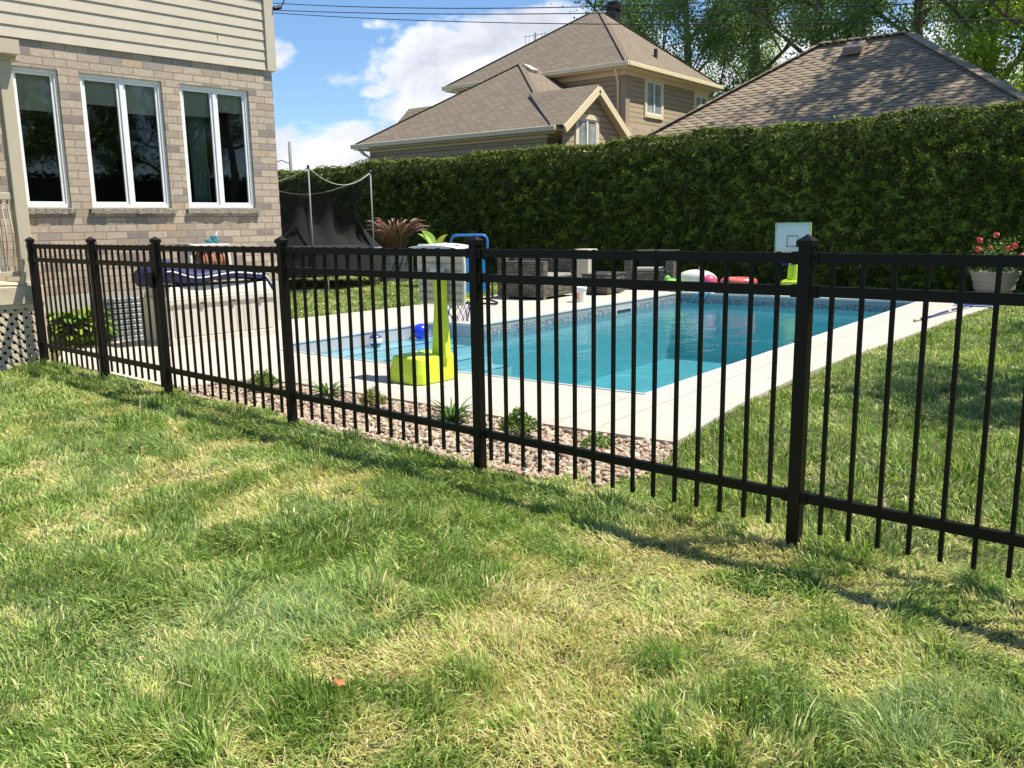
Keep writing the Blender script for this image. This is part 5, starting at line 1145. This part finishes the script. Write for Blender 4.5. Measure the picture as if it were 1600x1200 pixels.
for i in range(5):
    a, b = tops[i], tops[(i + 1) % 5]; n = 14; up = []
    sagk = .30 if i != 1 else .42
    for k_ in range(n + 1):
        s = k_ / n; q = a.lerp(b, s); up.append(Vector((q.x, q.y, q.z - sagk * 4 * s * (1 - s))))
    rope.tube(up, .009, 6)
    rows_ = []
    for k_ in range(n + 1):
        s = k_ / n; A = angs[i] + ((angs[(i + 1) % 5] - angs[i]) % (2 * math.pi)) * s; col_ = []
        for j in range(9):
            v = j / 8; bot = Vector((RT * math.cos(A), RT * math.sin(A), .86)); drop = .0 if i else 1.0 * s ** 1.3
            tp = up[k_] - Vector((0, 0, .05 + drop)); q = tp.lerp(bot, v); inn = .22 * math.sin(math.pi * v) * (1 + .5 * math.sin(k_ * 1.1 + i)) ; q = q - Vector((math.cos(A), math.sin(A), 0)) * inn
            col_.append(q)
        rows_.append(col_)
    vs = [q for c in rows_ for q in c]; net.add(vs, [(k_ * 9 + j, k_ * 9 + j + 1, (k_ + 1) * 9 + j + 1, (k_ + 1) * 9 + j) for k_ in range(n) for j in range(8)])
net.build('net', m_net, tr, smooth=True); rope.build('rope', M_ROPE, tr, smooth=True)
for a in (R(-33), R(57), R(147), R(237)): 
    mb = MB(); mb.tube([(RT * .97 * math.cos(a - .3), RT * .97 * math.sin(a - .3), .8), (RT * .97 * math.cos(a - .3), RT * .97 * math.sin(a - .3), .03), (RT * .97 * math.cos(a + .3), RT * .97 * math.sin(a + .3), .03), (RT * .97 * math.cos(a + .3), RT * .97 * math.sin(a + .3), .8)], .022, 8); mb.build('leg', M_STEEL, tr, smooth=True)

# ------------------------------------------------------------ neighbour house with two roofs
M_SIDE2 = uv_lines('tan_lap_siding', (0.40, 0.315, 0.215), 0.16, 0.022, (0.17, 0.13, 0.09))
nb = thing('neighbour_house', 'tan sided two storey house with brown hip roofs beyond the hedge', 'house', (-18, 28, 0))
ox, oy = -18.0, 28.0
def L(x, y, z): return (x - ox, y - oy, z)
def lbox(mb, x0, x1, y0, y1, z0, z1): mb.box(x0 - ox, x1 - ox, y0 - oy, y1 - oy, z0, z1)
mb = MB(); lbox(mb, -21.3, -14.5, 25.1, 31.2, 0, 6.05); mb.build('upper_wall', M_SIDE2, nb)
mb = MB(); lbox(mb, -21.3, -14.25, 20.35, 25.05, 0, 3.75); mb.build('lower_wall', M_SIDE2, nb)
ux0, ux1, uy0, uy1, uz = -21.75, -14.15, 24.6, 31.6, 6.2
A1, A2 = (-17.75, 28.1, 8.73), (-17.30, 28.1, 8.73)
mb = MB(); mb.add([L(ux0, uy0, uz), L(ux1, uy0, uz), L(ux1, uy1, uz), L(ux0, uy1, uz), L(*A1), L(*A2)], [(0, 1, 5, 4), (1, 2, 5), (2, 3, 4, 5), (3, 0, 4)])
rf = mb.build('upper_roof', M_SHINGLE, nb); rf.modifiers.new('thick', 'SOLIDIFY').thickness = 0.05
def hipcap(mb, a, b): mb.bar(Vector(L(*a)) + Vector((0, 0, .012)), Vector(L(*b)) + Vector((0, 0, .012)), 0.16, 0.012)
M_CAP = material('ridge_shingle', (0.16, 0.12, 0.085), 0.9, 0.15, 8)
mb = MB(); hipcap(mb, (ux0, uy0, uz), A1); hipcap(mb, (ux1, uy0, uz), A2); hipcap(mb, (ux1, uy1, uz), A2); mb.build('hip_cap', M_CAP, rf)
mb = MB(); lbox(mb, ux0 - .06, ux1 + .06, uy0 - .08, uy0 + .02, uz - .12, uz + .02); lbox(mb, ux1 - .02, ux1 + .08, uy0 + .02, uy1, uz - .12, uz + .02); mb.build('upper_gutter', M_CREAM, nb, bevel=.02)
mb = MB(); lbox(mb, ux0, ux1 - .02, uy0 + .02, uy1, uz - .16, uz - .125); lbox(mb, -21.2, -14.45, 25.04, 25.09, uz - .30, uz - .162); lbox(mb, -14.49, -14.44, 25.1, 31.2, uz - .30, uz - .162); mb.build('upper_soffit', M_CREAM, nb)
# lower roof
lx0, lx1, ly0, lz = -21.75, -13.80, 20.05, 3.90
B1 = (-17.85, 24.0, 6.48)
mb = MB(); mb.add([L(lx0, ly0, lz), L(lx1, ly0, lz), L(lx1, 27.0, lz), L(lx0, 27.0, lz), L(*B1), L(-17.85, 25.2, 6.48)], [(0, 1, 4), (1, 2, 5, 4), (3, 0, 4, 5)])
r2 = mb.build('lower_roof', M_SHINGLE, nb); r2.modifiers.new('thick', 'SOLIDIFY').thickness = 0.05
mb = MB(); hipcap(mb, (lx0, ly0, lz), B1); hipcap(mb, (lx1, ly0, lz), B1); mb.build('hip_cap', M_CAP, r2)
mb = MB(); lbox(mb, lx0 - .06, lx1 + .06, ly0 - .08, ly0 + .02, lz - .12, lz + .02); lbox(mb, lx1 - .02, lx1 + .08, ly0 + .02, 21.0, lz - .12, lz + .02); mb.build('lower_gutter', M_CREAM, nb, bevel=.02)
mb = MB(); lbox(mb, lx0, lx1 - .02, ly0 + .02, 21.0, lz - .16, lz - .125); lbox(mb, -21.2, -14.2, 20.29, 20.34, lz - .25, lz - .162); lbox(mb, -14.24, -14.19, 20.36, 25.0, lz - .25, lz - .162); mb.build('lower_soffit', M_CREAM, nb)
# wing roof on the far left
mb = MB(); mb.add([L(-22.6, 22.4, lz + .4), L(-21.0, 20.9, lz + .35), L(-19.9, 22.0, 5.16), L(-21.05, 22.0, 5.16), L(-22.6, 25, lz + .4), L(-19.9, 25, 5.0)], [(0, 1, 2, 3), (0, 3, 4), (3, 2, 5, 4)]); mb.build('wing_roof', M_SHINGLE, nb)
# gable facing right
gx, gy0, gy1, gz, gp_ = -13.45, 20.05, 23.55, 3.92, 5.14; gm = (gy0 + gy1) / 2
mb = MB(); mb.add([L(gx, gy0, gz), L(gx, gm, gp_), L(-15.9, gm, gp_), L(-13.9, gy0, gz + .02), L(gx, gy1, gz), L(-13.9, gy1, gz + .02)], [(3, 0, 1, 2), (1, 4, 5, 2)]); g_ = mb.build('gable_roof', M_SHINGLE, nb); g_.modifiers.new('thick', 'SOLIDIFY').thickness = 0.06
mb = MB()
for (ya, yb) in ((gy0, gm), (gy1, gm)): mb.bar(L(gx + .01, ya, gz - .12), L(gx + .01, yb, gp_ - .14), .05, .20)
for (ya, yb) in ((gy0 + .1, gm), (gy1 - .1, gm)): mb.bar(L(gx - .22, ya, gz - .13), L(gx - .22, yb, gp_ - .15), .38, .03)
mb.build('bargeboard', M_CREAM, nb)
mb = MB(); gw = gx - .22; mb.add([L(gw, gy0 + .2, gz - 2), L(gw, gy1 - .2, gz - 2), L(gw, gy1 - .2, gz + .05), L(gw, gm, gp_ - .16), L(gw, gy0 + .2, gz + .05)], [(0, 1, 2, 3, 4)]); mb.build('gable_wall', M_SIDE2, nb)
def nwin(x, y0, y1, z0, z1, nm='window', head=True):
    """window in a wall facing +x"""
    mb = MB(); f = .11
    lbox(mb, x, x + .04, y0 - f, y0, z0 - f, z1 + f); lbox(mb, x, x + .04, y1, y1 + f, z0 - f, z1 + f); lbox(mb, x, x + .055, y0, y1, z1, z1 + f * 1.2); lbox(mb, x, x + .055, y0, y1, z0 - f, z0)
    tr_ = mb.build(nm, M_CREAM, nb)
    mb = MB(); s = .055; ym = (y0 + y1) / 2; lbox(mb, x + .005, x + .03, y0, y0 + s, z0, z1); lbox(mb, x + .005, x + .03, y1 - s, y1, z0, z1); lbox(mb, x + .005, x + .035, ym - s * .7, ym + s * .7, z0 + s, z1 - s); lbox(mb, x + .005, x + .03, y0 + s, y1 - s, z0, z0 + s); lbox(mb, x + .005, x + .03, y0 + s, y1 - s, z1 - s, z1); mb.build('frame', M_VINYL, tr_)
    mb = MB(); lbox(mb, x + .002, x + .012, y0 + s, y1 - s, z0 + s, z1 - s); mb.build('pane', material('far_glass', (.28, .31, .29), .06, .5, 3, bump=0), tr_)
nwin(-14.50, 26.42, 27.50, 4.82, 5.88); nwin(-14.50, 30.1, 31.0, 5.0, 5.78); nwin(gw, 20.98, 21.98, 3.3, 4.18)
mb = MB(); lbox(mb, -14.80, -14.505, 25.03, 25.12, 3.0, uz - .43); lbox(mb, -14.505, -14.46, 25.03, 25.30, 3.0, uz - .43); mb.build('corner_board', material('tan_trim', (.36, .28, .20), .7), nb)
mb = MB(); mb.tube([L(-14.62, 24.62, uz - .13), L(-14.62, 24.72, uz - .35), L(-14.72, 24.98, uz - .5), L(-14.72, 24.98, 4.0)], .045, 8); mb.build('downspout', M_CREAM, nb, smooth=True); mb = MB(); mb.tube([L(lx0 + .25, ly0 + .0, lz - .13), L(lx0 + .4, ly0 + .1, lz - .3), L(lx0 + .55, 20.25, lz - .42), L(lx0 + .55, 20.25, 1.0)], .05, 8)
mb.build('downspout', M_CREAM, nb, smooth=True); mb = MB(); mb.tube([L(-21.3, 24.65, uz - .13), L(-21.15, 24.85, uz - .3), L(-21.15, 25.0, 5.0)], .05, 8); mb.build('downspout', M_CREAM, nb, smooth=True); mb = MB(); mb.tube([L(-13.72, 20.95, lz - .13), L(-13.9, 21.0, lz - .3), L(-14.15, 21.0, lz - .35)], .05, 8); mb.build('downspout', M_CREAM, nb, smooth=True)
mb = MB(); lbox(mb, -17.36, -16.98, 28.6, 28.98, 8.2, 8.84); lbox(mb, -17.32, -17.02, 28.64, 28.94, 8.84, 8.92)
for k_ in range(3): lbox(mb, -17.42 + .01 * k_, -16.92 - .01 * k_, 28.54, 29.04, 8.86 + .075 * k_, 8.90 + .075 * k_)
lbox(mb, -17.3, -17.04, 28.66, 28.92, 8.9, 9.06); lbox(mb, -17.36, -16.98, 28.6, 28.98, 9.09, 9.13); mb.build('chimney', material('black_flue', (.02, .02, .022), .5), nb)
mb = MB(); mb.tube([L(-14.95, 27.9, 6.6), L(-14.95, 27.9, 7.12)], .07, 10); mb.build('vent_pipe', material('dark_pipe', (.05, .04, .035), .6), nb)
mb = MB(); mb.bar(L(-17.62, 24.0, 6.39), L(-17.28, 24.0, 6.18), .40, .10); mb.build('roof_vent', material('metal_vent', (.5, .44, .38), .5), nb)

# antenna behind the ridge
an = thing('tv_antenna', 'small skeletal antenna showing over the neighbour roof slope', 'antenna', (-21.9, 30.5, 0))
mb = MB(); mb.tube([(0, 0, 0), (0, 0, 9.0)], .03, 6)
mb.build('mast', M_STEEL, an)
mb = MB()
for z in (8.5, 8.9):
    mb.tube([(-.55, 0, z), (.6, 0, z)], .012, 5)
for i in range(6): mb.tube([(-.5 + i * .2, 0, 8.45), (-.5 + i * .2, 0, 8.95)], .010, 5)
mb.build('elements', M_STEEL, an)

# ------------------------------------------------------------ garage roof with tabbed shingles
gh = thing('garage', 'low building with weathered hexagonal shingle hip roof right of the house', 'garage', (-7, 24, 0))
ox, oy = -7.0, 24.0
yr, zr, pit = 24.0, 5.79, 0.70; xl, xr = -8.08, -5.85; ez = 2.75; dd = (zr - ez) / pit
c0 = (xl - dd, yr - dd, ez); c1 = (xr + dd, yr - dd, ez); c2 = (xr + dd, yr + dd, ez); c3 = (xl - dd, yr + dd, ez)
mb = MB(); lbox(mb, xl - dd + .5, xr + dd - .5, yr - dd + .5, yr + dd - .5, 0, 2.7); mb.build('wall', M_SIDE2, gh)
mb = MB(); mb.add([L(*c0), L(*c1), L(*c2), L(*c3), L(xl, yr, zr), L(xr, yr, zr)], [(0, 1, 5, 4), (1, 2, 5), (2, 3, 4, 5), (3, 0, 4), (0, 3, 2, 1)]); groof = mb.build('roof', M_SHINGLE, gh)
tabs = MB(); sl = math.hypot(1, pit); up_ = np.array((0, 1, pit)) / sl; nn_ = np.array((0, -pit, 1)) / sl; ru = random.Random(5)
tw, th = 0.36, 0.145; row = 0; v = 0.0; Ls = dd * sl
while v < Ls:
    yk = yr - dd + v / sl; zk = ez + (v / sl) * pit; xa = xl - (zr - zk) / pit; xb = xr + (zr - zk) / pit
    nT = int((xb - xa) / tw) + 2; start = math.floor(xa / tw) * tw + (tw / 2 if row % 2 else 0)
    for i in range(nT + 1):
        xc = start + i * tw
        if xc - tw / 2 < xa - .05 or xc + tw / 2 > xb + .05: continue
        base = np.array((xc - ox, yk - oy, zk)); q = []
        for (a, b, h) in ((-.5, .62, .004), (-.5, .30, .012), (-.26, 0, .020), (.26, 0, .020), (.5, .30, .012), (.5, .62, .004), (.42, 1.9, .003), (-.42, 1.9, .003)):
            q.append(tuple(base + np.array((a * tw * .985, 0, 0)) + up_ * (b * th) + nn_ * h))
        cc = ru.choice([(.255, .20, .135), (.275, .215, .147), (.235, .183, .125), (.295, .232, .157), (.265, .208, .14)])
        if ru.random() < .08: cc = (.33, .26, .185)
        tabs.add(q, [(0, 1, 2, 3, 4, 5, 6, 7)], cc)
        bq = [tuple(np.array(z_) - nn_ * .016) for z_ in q[1:5]]; tabs.add(q[1:5] + bq, [(0, 4, 5, 1), (1, 5, 6, 2), (2, 6, 7, 3)], (.11, .083, .06))
    v += th; row += 1
tabs.build('shingle_tabs', attr_mat('asphalt_tab', .95, .5, 200, .15, 8), groof)
mb = MB()
def capline(a, b, n):
    a = Vector(L(*a)) + Vector((0, 0, .03)); b = Vector(L(*b)) + Vector((0, 0, .03))
    for i in range(n): mb.bar(a.lerp(b, i / n) , a.lerp(b, (i + .93) / n) + Vector((0, 0, -.008)), .30, .022, col=ru.choice([(.27, .21, .15), (.31, .25, .18), (.24, .19, .14)]))
capline((xl, yr, zr), (xr, yr, zr), 12); capline((xr, yr, zr), c1, 26); capline((xl, yr, zr), c0, 26); mb.build('ridge_cap', MATS['asphalt_tab'], groof)
vt = MB(); q0 = Vector(L(-6.97, yr - .62, 5.36)); 
vt.add([q0 + Vector(v_) for v_ in ((-.24, -.2, -.02), (.24, -.2, -.02), (.24, .2, .26), (-.24, .2, .26), (-.22, -.2, .14), (.22, -.2, .14), (.22, .16, .34), (-.22, .16, .34))], [(0, 1, 5, 4), (1, 2, 6, 5), (2, 3, 7, 6), (3, 0, 4, 7), (4, 5, 6, 7)]); vt.build('roof_vent', material('brown_vent', (.24, .17, .13), .45), gh, bevel=.01)

# ------------------------------------------------------------ trees
def tree_mesh(seed, H_, crown_r, n_leaf, leaf, palette, lean=0.0, sparse=0.0, base_h=0.3):
    """returns (trunk MB, leaf verts, faces, cols)"""
    rr = random.Random(seed); nr = np.random.default_rng(seed); tb_ = MB(); tips = []
    def limb(p, d, L_, r_, depth):
        pts = [p]; q = p.copy(); k_ = 5
        for i in range(k_):
            d = (d + Vector((rr.gauss(0, .10), rr.gauss(0, .10), rr.gauss(.03, .06)))).normalized(); q = q + d * (L_ / k_); pts.append(q.copy())
        tb_.tube(pts, [r_ * (1 - .62 * i / k_) for i in range(k_ + 1)], 7 if depth < 2 else 5)
        if depth >= 3: tips.extend(pts[2:]); return
        if depth == 2: tips.extend(pts[2:])
        if depth == 1: tips.extend(pts[3:])
        for i in range(rr.choice([3, 4]) if depth else 0):
            s = rr.uniform(.35, 1.0); b = pts[0].lerp(pts[-1], s) if depth else pts[min(k_, int(s * k_))]; b = pts[max(1, int(s * k_))]
            a = rr.uniform(0, 6.28); sd = Vector((math.cos(a), math.sin(a), rr.uniform(.1, .8))).normalized(); limb(b, (d * .55 + sd * .8).normalized(), L_ * rr.uniform(.5, .72), r_ * .45, depth + 1)
    top = Vector((lean, lean * .3, H_)); tp = [Vector((0, 0, 0)).lerp(top, i / 8) + Vector((rr.gauss(0, .12), rr.gauss(0, .12), 0)) * (i > 0) for i in range(9)]
    tr_r = H_ * .018; tb_.tube(tp, [tr_r * (1 - .085 * i) for i in range(9)], 9)
    nl = 15
    for i in range(nl):
        s = base_h + (1 - base_h) * (i + .5) / nl; b = tp[int(s * 8)].lerp(tp[min(8, int(s * 8) + 1)], (s * 8) % 1); a = i * 2.4 + rr.uniform(-.4, .4)
        prof_r = math.sin(math.pi * min(1, .18 + .80 * (s - base_h) / (1 - base_h))) ** .7
        limb(b, Vector((math.cos(a), math.sin(a), rr.uniform(.35, .9))).normalized(), crown_r * (.35 + .55 * prof_r), tr_r * .34, 1)
    T = np.array([t_[:] for t_ in tips]); n = n_leaf; idx = nr.integers(0, len(T), n); cl_n = nr.normal(0, 1, (n, 3)) * (.16 + .05 * crown_r); P = T[idx] + cl_n * (nr.random(n)[:, None] ** .3)
    nn = nr.normal(0, 1, (n, 3)) + np.array((0, 0, .5)); nn /= np.linalg.norm(nn, axis=1)[:, None]
    tone_ = nr.random(len(T))[idx]; pal_ = np.array(palette); c = pal_[np.clip((tone_ * len(pal_) + nr.normal(0, .6, n)).astype(int), 0, len(pal_) - 1)] * nr.uniform(.75, 1.25, n)[:, None]
    v, f, cc = leaf_cards(P, nn, nr.uniform(.7, 1.25, n) * leaf, c, .75, nr, .08); return tb_, v, f, cc
PAL_A = [(.18, .27, .10), (.26, .36, .14), (.35, .46, .20), (.47, .57, .30)]
PAL_B = [(.25, .36, .05), (.32, .45, .06), (.38, .50, .08)]
PROTO = {}
def tree(kind, loc, rz, sc, label, group='tall poplars behind the neighbouring roofs', cat='tree', name='poplar_tree'):
    o = thing(name, label, cat, loc, rz, group); o.scale = (sc, sc, sc)
    if kind not in PROTO:
        args = {'a': (3, 17, 4.4, 46000, .125, PAL_A, .5), 'b': (8, 16, 4.0, 44000, .125, PAL_A, -.4), 'c': (21, 12, 2.6, 16000, .14, PAL_B, .2), 'd': (33, 8.5, 2.3, 3600, .15, PAL_A, .3), 'e': (41, 16, 5.2, 8500, .18, PAL_A, 0)}[kind]
        tb_, v, f, cc = tree_mesh(*args, base_h={'d': .45, 'e': .56}.get(kind, .2))
        a = tb_.build('trunk', M_BARK, o, smooth=True); b = np_mesh('crown', v, [f], M_LEAF, cc, o); PROTO[kind] = (a, b)
    else:
        for s_ in PROTO[kind]: c = s_.copy(); COL.objects.link(c); c.parent = o
    return o
tree('a', (-25.0, 43.0, 0), 0.3, 1.0, 'poplar behind the left slope of the two storey roof, by the chimney')
tree('b', (-20.0, 40.5, 0), 1.9, 1.0, 'leafy poplar rising just right of the chimney')
tree('a', (-16.4, 41.0, 0), 3.3, 1.05, 'poplar over the right end of the two storey roof')
tree('b', (-13.2, 38.5, 0), 4.4, 1.0, 'poplar with visible forked trunk between the two roofs')
tree('a', (-9.6, 40.0, 0), 5.1, 1.0, 'poplar straight behind the ridge of the hexagonal shingle roof')
tree('b', (-6.2, 37.5, 0), .8, 1.05, 'dense poplar behind the right half of the hexagonal shingle roof')
tree('c', (-3.9, 29.5, 0), 2.0, .98, 'bright yellow green young tree above the right hip of the shingle roof', None, name='young_tree')
tree('a', (-2.0, 36.5, 0), 2.6, 1.0, 'poplar at the top right corner of the picture')
tree('b', (1.5, 34.0, 0), 5.6, .9, 'poplar at the right edge, lowest over the hedge')
# garden trees on the right of the yard, out of the frame: they shade the lawn and mirror in the panes
tree('e', (0.6, 25.6, 0), 0.7, 1.0, 'tall tree beyond the right edge, shading the shingle roof', None)
for (kk, x, y, r_, s_) in (('d', 1.6, 9.0, .4, .72), ('d', 3.3, 13.4, 2.2, .9), ('b', 9.0, 3.0, 3.0, .55), ('a', 9.4, 7.0, 3.0, .55), ('b', 9.0, 11.0, 1.2, .6), ('a', 9.2, 15.0, 4.0, .55), ('b', 9.0, 19.0, 5.0, .6), ('a', 9.6, 23.0, 2.0, .6), ('b', 12.5, 9.0, 1.0, .7), ('a', 12.5, 15.0, 2.0, .7), ('b', 12.0, 21.0, 0.3, .7)):
    tree(kk, (x, y, 0), r_, s_, 'garden tree beyond the right edge, shading the side lawn', 'garden trees right of the yard', name='garden_tree')

# ------------------------------------------------------------ wires and far pole
m_w = material('dark_wire', (.03, .03, .035), .6)
def wire(p, x0, x1, r_, label, first=None):
    """slack wire: height is a parabola through three measured points"""
    xs_ = [q[0] for q in p]; k = np.polyfit([q[0] * 0.886 for q in p], [1.35 + (q[1] - 1.35) * 0.886 for q in p], 2); pts = [] if first is None else [Vector(first)]
    for i in range(41): x = x0 + (x1 - x0) * i / 40; pts.append(Vector((x, 19.5, float(np.polyval(k, x)))))
    o = MB().tube(pts, r_, 6).build('power_line', m_w, smooth=True); tag(o, label, 'power line', 'overhead wires'); return o
wire([(-27.72, 9.53), (-19.19, 8.06), (-9.43, 6.75)], -42, 4, .013, 'uppermost thin overhead wire crossing the sky')
wire([(-27.75, 9.29), (-19.2, 7.89), (-8.69, 6.45)], -42, 4, .013, 'middle overhead wire, just under the uppermost one')
wire([(-27.75, 9.20), (-23.94, 8.47), (-14.47, 6.94), (-10.4, 6.33)], -42, 4, .012, 'lowest of the three overhead wires, crossing the cloud')
up = thing('utility_pole', 'distant grey utility pole above the hedge beside the brick house', 'utility pole', (-49.8, 40, 0))
MB().tube([(0, 0, 0), (0, 0, 7.1)], [.16, .11], 10).build('pole', material('grey_pole', (.22, .22, .23), .8), up, smooth=True)
MB().tube([(0, 0, 5.6), (-1.0, 0, 5.9), (-1.6, 0, 5.8)], .03, 6).build('arm', m_w, up)
